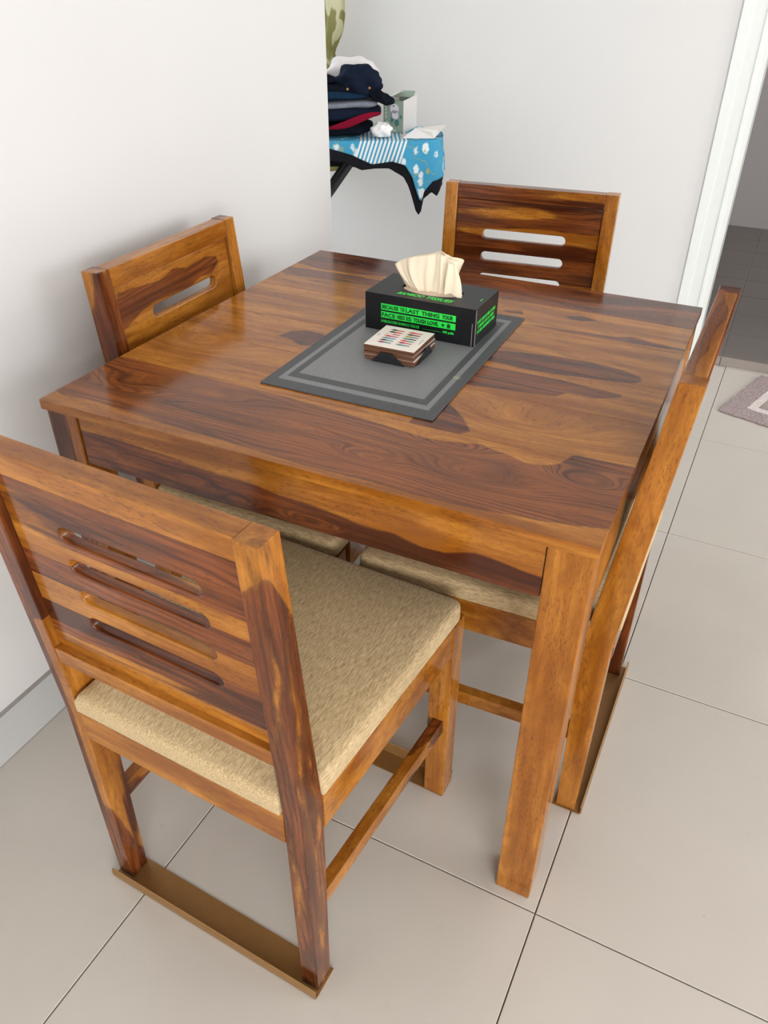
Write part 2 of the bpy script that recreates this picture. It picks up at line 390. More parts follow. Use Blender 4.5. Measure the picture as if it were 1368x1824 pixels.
# ------------------------------------------------------------------ dining table
HT = 0.76; TW, TD, TT = 0.8827, 0.8919, 0.0165
POLY = dict(
 front=[(-0.9, 0.185), (-0.716, 0.183), (-0.547, 0.178), (-0.403, 0.168), (-0.344, 0.161), (-0.29, 0.154), (-0.262, 0.157), (-0.231, 0.165), (-0.21, 0.171), (-0.188, 0.164), (-0.162, 0.159), (-0.143, 0.149), (-0.121, 0.15), (-0.106, 0.159), (-0.095, 0.169), (-0.089, 0.186), (-0.084, 0.2), (0.02, 0.205), (0.02, 0.053), (-0.036, 0.036), (-0.082, 0.026), (-0.152, 0.017), (-0.196, 0.014), (-0.242, 0.013), (-0.325, 0.015), (-0.409, 0.012), (-0.505, 0.018), (-0.605, 0.021), (-0.704, 0.027), (-0.792, 0.034), (-0.861, 0.029), (-0.9, 0.04)],
 ell1=[(-0.32, 0.455), (-0.32, 0.495), (-0.257, 0.513), (-0.19, 0.524), (-0.131, 0.524), (-0.081, 0.516), (-0.05, 0.501), (-0.045, 0.487), (-0.054, 0.473), (-0.097, 0.463), (-0.17, 0.452), (-0.237, 0.448)],
 ell2=[(-0.32, 0.431), (-0.232, 0.431), (-0.165, 0.434), (-0.116, 0.425), (-0.066, 0.421), (-0.061, 0.412), (-0.099, 0.389), (-0.126, 0.389), (-0.144, 0.389), (-0.157, 0.369), (-0.183, 0.365), (-0.236, 0.357), (-0.32, 0.345)],
 spotD=[(-0.684, 0.388), (-0.677, 0.413), (-0.654, 0.434), (-0.616, 0.431), (-0.58, 0.408), (-0.58, 0.385), (-0.626, 0.367), (-0.653, 0.383)],
 spotE=[(-0.33, 0.187), (-0.33, 0.27), (-0.298, 0.269), (-0.27, 0.245), (-0.238, 0.202), (-0.25, 0.187)],
 back=[(-0.9, 0.91), (0.02, 0.91), (0.02, 0.76), (-0.177, 0.762), (-0.376, 0.763), (-0.506, 0.784), (-0.65, 0.783), (-0.726, 0.77), (-0.804, 0.764), (-0.862, 0.776), (-0.9, 0.783)],
 str1=[(-0.9, 0.748), (-0.848, 0.751), (-0.709, 0.758), (-0.621, 0.747), (-0.58, 0.722), (-0.729, 0.710), (-0.824, 0.705), (-0.9, 0.712)],
 str2=[(-0.294, 0.647), (-0.204, 0.655), (-0.121, 0.658), (-0.095, 0.674), (-0.072, 0.665), (0.01, 0.654), (0.01, 0.646), (-0.096, 0.642), (-0.22, 0.638)],
 sp1=[(-0.357, 0.7), (-0.321, 0.712), (-0.313, 0.696), (-0.341, 0.69)], sp2=[(-0.236, 0.722), (-0.205, 0.736), (-0.174, 0.726), (-0.195, 0.712), (-0.222, 0.71)])
table = thing('dining_table', 'square dark and light grained wooden dining table with black tissue box on it', 'table', (0, 0, 0))
def top_paint(X):
    d = np.full(len(X), -1.0)
    for k, p in POLY.items(): d = np.maximum(d, seg_sdf(X[:, :2], p))
    # light edge strip carries on over the front face
    return d
cuts = [0.0, 0.186, 0.335, 0.47, 0.63, 0.7605, TD]
KN = [(-0.339, 0.068, 0.05, 0.016, 0.045), (-0.252, 0.152, 0.06, 0.020, 0.05), (-0.19, 0.085, 0.10, 0.030, 0.05), (-0.05, 0.140, 0.05, 0.022, 0.06), (-0.66, 0.13, 0.09, 0.020, 0.04), (-0.80, 0.10, 0.08, 0.03, 0.04), (-0.80, 0.30, 0.09, 0.04, 0.07), (-0.16, 0.26, 0.13, 0.05, 0.06), (-0.62, 0.82, 0.12, 0.04, 0.05), (-0.25, 0.83, 0.12, 0.03, 0.05)]
def knots(tab, i=0, j=1):
    def w(X):
        d = np.zeros(len(X))
        for kx, ky, sx_, sy_, A in tab: d += A * np.exp(-((X[:, i] - kx) / sx_) ** 2 - ((X[:, j] - ky) / sy_) ** 2)
        return d
    return w
for a, b in zip(cuts[:-1], cuts[1:]):
    box('tabletop_plank', table, (-TW, a + 0.0001, HT - TT), (0, b - 0.0001, HT), WOOD, c=0.0004, axis=0, res=(0.004, 0.004, 0.02), tone=0.12 if a > 0.1 else 0.0, paint=top_paint, warp=knots(KN))
LW = 0.0595; OV = 0.003
lt = {(0, 0): 0.1, (1, 0): 0.12, (0, 1): 0.4, (1, 1): 0.4}
for ix, x0 in enumerate((-OV - LW, -TW + 0.008)):
    for iy, y0 in enumerate((OV, TD - OV - LW)):
        pt = None
        if (ix, iy) == (1, 0): pt = lambda X: (X[:, 0] * 0) + (-TW + 0.008 + 0.040 - X[:, 0])
        if (ix, iy) == (0, 0): pt = lambda X: X[:, 0] * 0 - 1.0
        box('leg', table, (x0, y0, 0.0), (x0 + LW, y0 + LW, HT - TT), WOOD, c=0.0016, axis=2, res=(0.05, 0.01, 0.01), tone=lt[(ix, iy)], paint=pt)
AP = [(-1.0, 0.722), (-0.83, 0.718), (-0.749, 0.720), (-0.628, 0.714), (-0.575, 0.708), (-0.503, 0.708), (-0.448, 0.702), (-0.393, 0.7), (-0.321, 0.692), (-0.303, 0.691), (-0.269, 0.693), (-0.23, 0.684), (-0.194, 0.685), (-0.154, 0.699), (-0.126, 0.697), (-0.065, 0.690), (0.1, 0.68), (0.1, 0.5), (-1, 0.5)]
X0, X1 = -TW + 0.008 + LW, -OV - LW
box('apron', table, (X0 + .0015, 0.006, 0.658), (X1 - .0015, 0.028, HT - TT), WOOD, axis=0, res=(0.006, 0.02, 0.006), tone=0.11, paint=lambda X: seg_sdf(X[:, [0, 2]], AP), warp=knots([(-0.60, 0.684, 0.035, 0.012, 0.04), (-0.70, 0.69, 0.05, 0.01, 0.03), (-0.52, 0.672, 0.03, 0.01, 0.035), (-0.40, 0.672, 0.05, 0.012, 0.03)], 0, 2))
box('apron', table, (X0, TD - 0.028, 0.658), (X1, TD - 0.006, HT - TT), WOOD, axis=0, tone=0.6)
box('apron', table, (-OV - 0.024, OV + LW, 0.612), (-OV - 0.002, TD - OV - LW, HT - TT), WOOD, axis=1, tone=0.15)
box('apron', table, (-TW + 0.010, OV + LW, 0.612), (-TW + 0.032, TD - OV - LW, HT - TT), WOOD, axis=1, tone=0.4)

# ------------------------------------------------------------------ dining chairs
W, PA, CD, FLR, ZS0, ZS1 = 0.415, 0.0305, 0.452, 0.020, 0.377, 0.441
def post_map(vt, h, sx):
    """box coords (a along z, b along u, c along v) -> local"""
    def F(P):
        z = P[:, 0] * h; f = np.clip(z / 0.42, 0, 1); g = np.clip((z - 0.42) / (h - 0.42), 0, 1)
        rear = vt * g; th = np.where(z < 0.42, 0.035 + 0.011 * f, 0.046 - 0.012 * g)
        return np.stack([sx * (W / 2 - P[:, 1]), rear + P[:, 2] / 0.04 * th, z], 1)
    return F
def panel_strips(name, parent, vt, h, edges, tones, paint=None, slots=(0.780, 0.7325, 0.685, 0.6375), su=0.0):
    cu_ = bpy.data.curves.new('panel_outline', 'CURVE'); cu_.dimensions = '2D'; cu_.fill_mode = 'BOTH'
    zlo, zhi, hw = 0.566, 0.8565, W / 2 - PA - 0.0005; bev = 0.0022
    def spl(pts):
        s = cu_.splines.new('POLY'); s.points.add(len(pts) - 1); s.use_cyclic_u = True
        for p, q in zip(s.points, pts): p.co = (q[0], q[1], 0, 1)
    e = bev
    spl([(-hw + e, zlo + e), (hw - e, zlo + e), (hw - e, zhi - e), (-hw + e, zhi - e)])
    for zc in slots:
        r = 0.0112 + e; xe = 0.103 - 0.0112; pts = []
        for k in range(9): a = -math.pi / 2 + math.pi * k / 8; pts.append((su + xe + r * math.cos(a), zc + r * math.sin(a)))
        for k in range(9): a = math.pi / 2 + math.pi * k / 8; pts.append((su - xe + r * math.cos(a), zc + r * math.sin(a)))
        spl(pts)
    cu_.extrude = 0.0085 - bev; cu_.bevel_depth = bev; cu_.bevel_resolution = 1
    co = bpy.data.objects.new('panel_outline', cu_); C.objects.link(co)
    dg = bpy.context.evaluated_depsgraph_get(); me0 = bpy.data.meshes.new_from_object(co.evaluated_get(dg))
    bpy.data.objects.remove(co); bpy.data.curves.remove(cu_)
    bmf = bmesh.new(); bmf.from_mesh(me0); bmesh.ops.remove_doubles(bmf, verts=bmf.verts, dist=1e-5)
    if paint is not None:
        for k in range(1, 48):
            x = -hw + 2 * hw * k / 48; bmesh.ops.bisect_plane(bmf, geom=bmf.verts[:] + bmf.edges[:] + bmf.faces[:], plane_co=(x, 0, 0), plane_no=(1, 0, 0))
        for k in range(1, 38):
            x = zlo + (zhi - zlo) * k / 38; bmesh.ops.bisect_plane(bmf, geom=bmf.verts[:] + bmf.edges[:] + bmf.faces[:], plane_co=(0, x, 0), plane_no=(0, 1, 0))
    ed = [zlo - 0.01] + list(edges) + [zhi + 0.01]
    for k in range(len(ed) - 1):
        b = bmf.copy()
        for zc, nr in ((ed[k], -1), (ed[k + 1], 1)):
            r_ = bmesh.ops.bisect_plane(b, geom=b.verts[:] + b.edges[:] + b.faces[:], plane_co=(0, zc - nr * 0.00012, 0), plane_no=(0, nr, 0), clear_outer=True)
            es = [g for g in r_['geom_cut'] if isinstance(g, bmesh.types.BMEdge)]
            if es:
                try: bmesh.ops.holes_fill(b, edges=es, sides=0)
                except Exception: pass
        bmesh.ops.recalc_face_normals(b, faces=b.faces)
        me = bpy.data.meshes.new(name); b.to_mesh(me); b.free()
        n = len(me.vertices); P = np.zeros(n * 3); me.vertices.foreach_get('co', P); P = P.reshape(-1, 3)
        z = P[:, 1]; rear = vt * np.clip((z - 0.42) / (h - 0.42), 0, 1)
        X = np.stack([P[:, 0], rear + 0.0195 + P[:, 2], z], 1); me.vertices.foreach_set('co', X.ravel()); me.update()
        set_attrs(me, np.stack([P[:, 0], P[:, 1], P[:, 2]], 1), tones[k], None if paint is None else paint(X))
        meshobj(name, me, WOOD, parent)
    bmf.free()

def cushion(parent):
    w = W / 2
    dims = (CD + 0.004, 1.0, 0.036)
    v0 = -0.006; notch = 0.047
    def F(P):
        v = P[:, 0] + v0; q = P[:, 1] * 2 - 1
        hw_full = w + FLR * np.clip(v / CD, 0, 1) - 0.0005
        hw_ = np.where(v < notch - 1e-4, w - PA - 0.0015, hw_full)
        # rounded front corners
        rc = 0.022; dv = np.clip(v - (CD - rc - 0.002), 0, rc); cut = rc - np.sqrt(np.maximum(rc * rc - dv * dv, 0))
        hw_ = hw_ - cut * 0.8
        uu = q * hw_; z = P[:, 2]
        eu = np.clip((hw_ - np.abs(uu)) / 0.10, 0, 1); ev = np.clip(np.minimum(v - v0, CD - v) / 0.10, 0, 1)
        puff = 0.006 * (1 - (1 - eu) ** 2) * (1 - (1 - ev) ** 2)
        edge = np.clip((hw_ - np.abs(uu)) / 0.009, 0, 1); ez = np.clip(np.minimum(v - v0, CD - 0.002 - v) / 0.009, 0, 1)
        drop = 0.008 * ((1 - edge) ** 2 + (1 - ez) ** 2)
        top = z / 0.036
        return np.stack([uu, v, ZS1 + z * 0.92 + top * (puff - np.minimum(drop, 0.010))], 1)
    ex = tuple(list(np.linspace(0.003, 0.009, 2)) + [notch - v0 - 0.0002, notch - v0 + 0.0002] + list(np.linspace(CD - 0.025, CD + 0.001, 7)))
    o = beam('seat_cushion', parent, dims, F, FABRIC, c=0.003, res=(0.03, 0.06, 0.012), attrs=False, smooth=True, extra=(ex, (0.01, 0.02, 0.98, 0.99), ()))
    n = len(o.data.vertices); P = np.zeros(n * 3); o.data.vertices.foreach_get('co', P); P = P.reshape(-1, 3)
    set_attrs(o.data, np.stack([P[:, 0], P[:, 1], P[:, 2]], 1), 0, None)
    return o

def skid(parent, rear):
    """folded metal channel: floor plate under the two feet with an upturned rolled lip"""
    w = W / 2 + (0.003 if rear else FLR * 0.9); pts = []
    if rear: prof = [(0.040, 0.0006), (-0.010, 0.0006), (-0.0125, 0.0020), (-0.0140, 0.0060), (-0.0142, 0.0150), (-0.0128, 0.0235), (-0.0108, 0.0242), (-0.0100, 0.0225), (-0.0116, 0.0150), (-0.0112, 0.0060), (-0.0090, 0.0030), (0.040, 0.0030)]
    else: prof = [(CD - 0.040, 0.0008), (CD + 0.003, 0.0008), (CD + 0.0065, 0.003), (CD + 0.0085, 0.018), (CD + 0.0095, 0.024), (CD + 0.0075, 0.0255), (CD + 0.006, 0.024), (CD + 0.0035, 0.0045), (CD + 0.001, 0.003), (CD - 0.040, 0.0030)]
    V = []; n = len(prof)
    for x in (-w, w):
        for v, z in prof: V.append((x, v, z))
    Fc = [(i, (i + 1) % n, n + (i + 1) % n, n + i) for i in range(n)] + [tuple(range(n))[::-1], tuple(range(n, 2 * n))]
    me = bpy.data.meshes.new('floor_skid'); me.from_pydata(V, [], Fc); me.update()
    bm = bmesh.new(); bm.from_mesh(me); bmesh.ops.recalc_face_normals(bm, faces=bm.faces); bm.to_mesh(me); bm.free()
    return meshobj('floor_skid', me, GOLD, parent)

def make_chair(label, loc, rz, vt, h, t, strips=(), stones=(0.3,), ppaint=None, post_paint=None, rail_paint=None, slots=(0.780, 0.7325, 0.685, 0.6375), su=0.0, rz_group='dining chairs around the table'):
    c = thing('dining_chair', label, 'chair', (loc[0], loc[1], 0), rz, rz_group)
    for sx in (1, -1):
        # rear legs run up into the backrest
        beam('leg', c, (1.0, PA, 0.04), (lambda P, s=sx: post_map(vt, h, s)(P) + np.array([0, 0, 0.0031]) * (1 - P[:, :1])), WOOD, c=0.0012, res=(0.012, 0.008, 0.01), tone=t['postR' if sx > 0 else 'postL'], paint=None if post_paint is None else (lambda X, s=sx: post_paint(X, s)))
        # front legs
        x1 = sx * (W / 2 + FLR); x0 = x1 - sx * 0.040
        box('leg', c, (min(x0, x1), CD - 0.040, 0.0031), (max(x0, x1), CD, ZS1), WOOD, axis=2, tone=t['front'])
        # side seat rails, flaring towards the front
        def Fs(P, s=sx, z0=ZS0, y0=0.0450, y1=CD - 0.0402, inset=0.0, vz=0.0):
            v = y0 + P[:, 0] * (y1 - y0)
            return np.stack([s * (W / 2 + FLR * v / CD - inset - P[:, 1]), v, z0 + P[:, 2]], 1)
        beam('seat_rail', c, (1.0, 0.020, ZS1 - ZS0), Fs, WOOD, c=0.0012, res=(0.05, 0.02, 0.02), tone=t['rail'])
        beam('stretcher', c, (1.0, 0.020, 0.030), lambda P, s=sx: Fs(P, s, 0.183, 0.040, CD - 0.0402, 0.007), WOOD, c=0.0012, res=(0.05, 0.02, 0.02), tone=t['str'])
    iw = W / 2 - PA - 0.0004
    box('seat_rail', c, (-iw, -0.001, ZS0), (iw, 0.021, ZS1), WOOD, axis=0, tone=t['rail'])
    box('seat_rail', c, (-iw + 0.012, CD - 0.023, ZS0), (iw - 0.012, CD - 0.003, ZS1), WOOD, axis=0, tone=t['rail'])
    def rail(nm, z0, z1, v0, v1, tone, pt=None, rs=0.05):
        def F(P):
            z = z0 + P[:, 2] * 1.0; rear = vt * np.clip((z - 0.42) / (h - 0.42), 0, 1)
            return np.stack([-iw + P[:, 0], rear + v0 + P[:, 1], z], 1)
        beam(nm, c, (2 * iw, v1 - v0, z1 - z0), F, WOOD, c=0.0012, res=(rs, 0.002 if pt else 0.02, 0.02), tone=tone, paint=pt)
    rail('top_rail', 0.858, h - 0.0005, 0.0035, 0.0335, t['top'], rail_paint, 0.006 if rail_paint else 0.05)
    rail('lower_rail', 0.540, 0.568, 0.001, 0.033, t['low'])
    panel_strips('back_plank', c, vt, h, strips, stones, ppaint, slots, su)
    cushion(c); skid(c, True); skid(c, False)
    return c

def near_post(X, s):
    if s > 0:   # arched heartwood on the right-hand post
        z = X[:, 2]; v = X[:, 1]; u_ = X[:, 0]
        arch = 0.853 - 2.2 * np.clip(v + 0.02, 0, 1) - 1.1 * np.clip(W / 2 - u_ - 0.002, 0, 1)
        tt_ = (u_ - (W / 2 - PA)) + np.clip(v, -0.05, 0.06) * 1.0
        d = (arch - z) * 0.5
        for (zc, tc, rz_, rt_) in ((0.25, 0.010, 0.11, 0.0055), (0.58, 0.036, 0.17, 0.0050), (0.40, 0.058, 0.20, 0.0045), (0.70, 0.006, 0.09, 0.0050), (0.10, 0.050, 0.10, 0.0050)):
            tw = tt_ + 0.004 * np.sin(z * 31 + tc * 300) + 0.002 * np.sin(z * 77)
            e_ = np.sqrt(((z - zc) / rz_) ** 2 + ((tw - tc) / rt_) ** 2) - 1
            d = np.minimum(d, e_ * rt_ * 0.8)
        return d
    z = X[:, 2]; u_ = X[:, 0]
    # left-hand post: dark outside, light inner face except the foot
    inner = seg_sdf(X[:, [1, 2]], [(-0.1, -0.1), (0.05, -0.1), (0.05, 0.02), (0.03, 0.06), (0.0, 0.20), (-0.1, 0.40)])
    outer = (-W / 2 + 0.012) - u_
    up = np.where(z > 0.62, 0.01, -1.0)
    return np.maximum(np.maximum(inner, outer), up)
make_chair('wooden dining chair in front with gold-beige cushion, its slotted back to the viewer', (-0.4610, -0.2745), -0.050, -0.028, 0.889,
    dict(postR=0.25, postL=0.25, front=0.12, rail=0.12, str=0.45, top=0.08, low=0.02),
    strips=(0.592, 0.655, 0.700, 0.739, 0.7695), stones=(0.3, 0.80, 0.15, 0.66, 0.06, 0.70), post_paint=near_post, slots=(0.789, 0.7415, 0.692, 0.646), su=0.010)

RR = [(0.042, 0.63), (0.042, 0.615), (0.044, 0.569), (0.05, 0.534), (0.057, 0.506), (0.058, 0.462), (0.05, 0.416), (0.046, 0.362), (0.049, 0.332), (0.042, 0.293), (0.041, 0.268), (0.042, 0.2), (0.0, 0.2), (0.0, 0.63)]
def right_rail(X):
    # local (u, v) -> world (x, y) of the right chair
    th = -1.5618; x = 0.0253 + X[:, 0] * math.cos(th) + X[:, 1] * math.sin(th); yy = 0.4139 - X[:, 0] * math.sin(th) + X[:, 1] * math.cos(th)
    d = seg_sdf(np.stack([x, yy], 1), RR)
    return np.where(X[:, 1] < -0.0357, 0.004, d)
make_chair('wooden dining chair on the right side of the table, seen edge-on', (0.0253, 0.4139), 1.5618, -0.0395, 0.892,
    dict(postR=0.75, postL=0.02, front=0.15, rail=0.12, str=0.2, top=0.0, low=0.3), strips=(0.64, 0.71, 0.78), stones=(0.2, 0.4, 0.2, 0.5), rail_paint=right_rail,
    post_paint=lambda X, s: np.where(np.full(len(X), s > 0), 0.01, -1.0))
make_chair('wooden dining chair on the far side of the table, slotted back before the white wall', (-0.4551, 1.1603), -3.0428, -0.028, 0.891,
    dict(postR=0.42, postL=0.30, front=0.3, rail=0.3, str=0.3, top=0.50, low=0.05), strips=(0.675, 0.745, 0.80), stones=(0.25, 0.85, 0.80, 0.90), slots=(0.777, 0.7235, 0.670, 0.62), su=0.005)
LP = [(0.20, 0.785), (0.163, 0.843), (0.12, 0.841), (0.083, 0.837), (0.053, 0.833), (-0.002, 0.843), (-0.037, 0.834), (-0.1, 0.838), (-0.135, 0.83), (-0.140, 0.818), (-0.112, 0.802), (-0.073, 0.806), (-0.034, 0.797), (0.024, 0.799), (0.078, 0.803), (0.119, 0.795), (0.16, 0.780)]
make_chair('wooden dining chair beside the left wall, with a dark patch above its slot', (-0.9305, 0.4146), -1.5437, -0.030, 0.8925,
    dict(postR=0.42, postL=0.35, front=0.2, rail=0.2, str=0.2, top=0.12, low=0.1), strips=(0.63, 0.70), stones=(0.1, 0.2, 0.05), ppaint=lambda X: seg_sdf(X[:, [0, 2]], LP), slots=(0.784, 0.722, 0.668, 0.615), su=-0.020)

# ------------------------------------------------------------------ placemat
PH = HT + 0.0005
MW, ML = 0.152, 0.2325
mat_root = box('placemat', None, (-MW, -ML, 0.0), (MW, ML, 0.0022), mat_material(MW, ML), c=0.0006, res=(0.05, 0.05, 0.01), attrs=False)
mat_root.location = (-0.4525, 0.4355, PH); mat_root.rotation_euler = (0, 0, 0.006)
tag(mat_root, 'grey woven rectangular placemat with lighter border bands on the tabletop', 'placemat')
ZM = PH + 0.0026

# ------------------------------------------------------------------ lettering
def text_mesh(txt, w, h, bold=0.012, shear=0.0, name='lettering'):
    cu_ = bpy.data.curves.new('txt', 'FONT'); cu_.body = txt; cu_.size = 1.0; cu_.offset = bold + 0.018; cu_.shear = shear; cu_.resolution_u = 3; cu_.extrude = 0.0
    o = bpy.data.objects.new('txt', cu_); C.objects.link(o); dg = bpy.context.evaluated_depsgraph_get()
    me = bpy.data.meshes.new_from_object(o.evaluated_get(dg)); bpy.data.objects.remove(o); bpy.data.curves.remove(cu_)
    me.name = name; n = len(me.vertices); P = np.zeros(n * 3); me.vertices.foreach_get('co', P); P = P.reshape(-1, 3)
    lo, hi = P.min(0), P.max(0); P[:, 0] = (P[:, 0] - lo[0]) / (hi[0] - lo[0]) * w; P[:, 1] = (P[:, 1] - lo[1]) / (hi[1] - lo[1]) * h; P[:, 2] = 0
    me.vertices.foreach_set('co', P.ravel()); me.update(); return me
def merge_flat(name, parts, parent, mat, xf):
    """parts: list of (mesh or quad list, x, y); xf maps 2d + layer to local 3d"""
    bm = bmesh.new()
    for pm, x, y in parts:
        if isinstance(pm, bpy.types.Mesh):
            n0 = len(bm.verts); bm.from_mesh(pm); bm.verts.ensure_lookup_table()
            for v in bm.verts[n0:]: v.co.x += x; v.co.y += y
        else:
            vs = [bm.verts.new((px + x, py + y, 0)) for px, py in pm]; bm.faces.new(vs)
    for v in bm.verts: v.co = Vector(xf(v.co.x, v.co.y))
    me = bpy.data.meshes.new(name); bm.to_mesh(me); bm.free()
    return meshobj(name, me, mat, parent)
rect = lambda w, h: [(0, 0), (w, 0), (w, h), (0, h)]

# ------------------------------------------------------------------ tissue box
BX, BY, BW, BD, BH = -0.448, 0.549, 0.2165, 0.118, 0.0685
tb = thing('tissue_box', 'black cardboard tissue box with green lettering on the placemat', 'tissue box', (BX, BY, ZM), -0.006)
hx, hy = BW / 2, BD / 2
# carton with an oval opening in its top
def carton():
    bm = bmesh.new(); n = 48; ow, od = 0.060, 0.030; ring = []; outer = []
    for k in range(n):
        a = 2 * math.pi * k / n; c_, s_ = math.cos(a), math.sin(a)
        ring.append((ow * c_, 0.002 + od * s_)); r = min(hx / abs(c_) if abs(c_) > 1e-6 else 9, hy / abs(s_) if abs(s_) > 1e-6 else 9); outer.append((r * c_, r * s_))
    cor = [(hx, hy), (-hx, hy), (-hx, -hy), (hx, -hy)]
    for cx, cy in cor:
        k = min(range(n), key=lambda i: (outer[i][0] - cx) ** 2 + (outer[i][1] - cy) ** 2); outer[k] = (cx, cy)
    t = [bm.verts.new((x, y, BH)) for x, y in outer]; b = [bm.verts.new((x, y, 0)) for x, y in outer]
    ri = [bm.verts.new((x, y, BH)) for x, y in ring]; rd = [bm.verts.new((x, y, BH - 0.004)) for x, y in ring]
    for k in range(n):
        j = (k + 1) % n
        bm.faces.new((t[k], t[j], ri[j], ri[k])); bm.faces.new((b[k], b[j], t[j], t[k])); bm.faces.new((ri[k], ri[j], rd[j], rd[k]))
    bm.faces.new(b[::-1]); bm.faces.new(rd)
    bmesh.ops.recalc_face_normals(bm, faces=bm.faces)
    me = bpy.data.meshes.new('carton'); bm.to_mesh(me); bm.free(); return me
carton_o = meshobj('carton', carton(), PRINTB, tb)
# end flaps of raw card edges at the right front corner and the left side
for (x0, x1, y0, y1, z0, z1) in ((hx + .0001, hx + .0012, -hy - .0006, -hy + .0018, 0.001, BH - .001), (hx - .006, hx - .0045, -hy - .0007, -hy - .0001, 0.001, BH * .62), (-hx - .0012, -hx - .0001, -hy - .0004, -hy + .002, 0.001, BH * .6)):
    slab('card_edge', (x0, y0, z0), (x1, y1, z1), CARDEDGE, tb)
fx = lambda x, z: (-hx + x, -hy - 0.0004, z); fx2 = lambda x, z: (-hx + x, -hy - 0.0008, z)
PX0, PX1 = 0.150 * BW, 0.830 * BW; PWd = PX1 - PX0
p1 = (BH * (1 - .415), BH * (1 - .245)); p2 = (BH * (1 - .635), BH * (1 - .462))
merge_flat('green_panel', [(rect(PWd, p1[1] - p1[0]), PX0, p1[0])], tb, GREEN, fx)
merge_flat('green_panel', [(rect(PWd, p2[1] - p2[0]), PX0, p2[0])], tb, GREEN, fx)
def words(lst, pz, span=(275, 1310), pad=0.17):
    out = []; h = pz[1] - pz[0]
    for w, a, b, bold in lst:
        x = PX0 + PWd * (a - span[0]) / (span[1] - span[0]); ww = PWd * (b - a) / (span[1] - span[0])
        out.append((text_mesh(w, ww, h * (1 - 2 * pad), bold), x, pz[0] + h * pad))
    return out
L1 = words([('BECAUSE', 288, 524, .03), ('THE', 545, 608, .02), ('LAST', 624, 815, .02), ('THING', 845, 1090, .03), ('YOUR', 1122, 1277, .035)], p1)
L2 = words([('FACE', 285, 480, .02), ('NEEDS', 505, 615, .03), ('IS', 635, 708, .02), ('TOUGH', 735, 912, .04), ('LOVE.', 930, 1082, .04)], p2)
hh = p2[1] - p2[0]; s_ = PWd / 1035
def star(cx, cy, r):
    return [(cx + (r if k % 2 == 0 else r * .45) * math.cos(k * math.pi / 5 + .3), cy + (r if k % 2 == 0 else r * .45) * math.sin(k * math.pi / 5 + .3)) for k in range(10)]
ix = PX0 + (1142 - 275) * s_; ix2 = PX0 + (1192 - 275) * s_; iz = p2[0] + hh * .5
icons = [(star(ix, iz, hh * .36), 0, 0), (rect(55 * s_ * .8, hh * .38), ix2 + 55 * s_ * .1, p2[0] + hh * .16), ([(0, 0), (55 * s_, 0), (40 * s_, hh * .28), (15 * s_, hh * .28)], ix2, p2[0] + hh * .54)]
merge_flat('lettering', L1, tb, GREEND, fx2); merge_flat('lettering', L2, tb, GREEND, fx2); merge_flat('icon', icons, tb, GREEND, fx2)
p3 = (BH * (1 - .765), BH * (1 - .69))
L3 = [(text_mesh('UNBLEACHED BAMBOO TISSUES', 545 * s_, p3[1] - p3[0], .01), PX0, p3[0]), (rect(265 * s_, 0.0004), PX0 + 580 * s_, p3[0] + .001), (text_mesh('100 pulls', 150 * s_, (p3[1] - p3[0]) * 1.2, .02), PX0 + 868 * s_, p3[0] - .0012)]
merge_flat('lettering', [L3[0]], tb, GREEN, fx); merge_flat('printed_rule', [L3[1]], tb, GREEN, fx); merge_flat('lettering', [L3[2]], tb, GREEN, fx)
ft = lambda x, y: (x - BX, y - BY, BH + 0.0004)
merge_flat('lettering', [(text_mesh('BAMBOO', 0.053, 0.0125, .02, 0.3), -0.500, 0.5035), (text_mesh('TISSUES', 0.052, 0.0125, .02, 0.3), -0.442, 0.5035), ], tb, GREEN, ft)
merge_flat('printed_rule', [(rect(0.033, 0.0007), -0.427, 0.4995)], tb, GREEN, ft); merge_flat('small_print', [(rect(0.0018, 0.013), -0.350, 0.534)], tb, GREEN, ft)
fr = lambda y, z: (hx + 0.0004, -hy + y, z)
rt = []; rr_ = random.Random(3)
for r, (za, zb, ya, yb_) in enumerate(((0.0385, 0.0445, 0.010, 0.105), (0.0295, 0.0355, 0.013, 0.098), (0.0205, 0.0265, 0.010, 0.103))):
    x = ya
    while x < yb_:
        w_ = rr_.choice((0.0035, 0.0050, 0.0060, 0.0022)); rt.append((rect(min(w_, yb_ - x), zb - za), x, za)); x += w_ + rr_.choice((0.0007, 0.0007, 0.0030))
merge_flat('small_print', rt, tb, GREEN, fr)

# crumpled tissue standing out of the opening
ti = thing('tissue', 'cream tissue pulled up out of the black box', 'tissue', (BX, BY, ZM + BH - 0.0035), 0)
TOP = [(-0.083, 0.036), (-0.070, 0.045), (-0.055, 0.053), (-0.040, 0.058), (-0.022, 0.062), (-0.004, 0.066), (0.010, 0.067), (0.024, 0.062), (0.035, 0.059), (0.044, 0.055)]
def interp(tab, s):
    k = s * (len(tab) - 1); i = min(int(k), len(tab) - 2); f = k - i
    return tuple(tab[i][q] * (1 - f) + tab[i + 1][q] * f for q in range(len(tab[0])))
def folds(s, t):
    a = 0.0050 * math.sin(s * 13 + 0.9) + 0.0030 * math.sin(s * 31 + 1.0 + t * 2.5) + 0.0018 * math.sin(s * 57 + 3 * t)
    return a * (0.35 + 0.8 * t * (1.25 - t))
def t_main(s, t):
    tx, tz = interp(TOP, s); bx_ = -0.053 + 0.093 * s; bz = 0.0008
    e = t ** 0.85
    x = bx_ + (tx - bx_) * e; z = bz + (tz - bz) * t
    yb_ = -0.012 * math.sin(math.pi * min(1, max(0, s * 1.05))) * (1 - t) ** 2
    return (x + 0.003 * math.sin(9 * s + 4 * t), 0.004 + yb_ + folds(s, t) - 0.016 * math.sin(math.pi * t) * 0.6 + 0.012 * t, z)
sheet('tissue_sheet', ti, 60, 26, t_main, TISSUE, 0.0006)
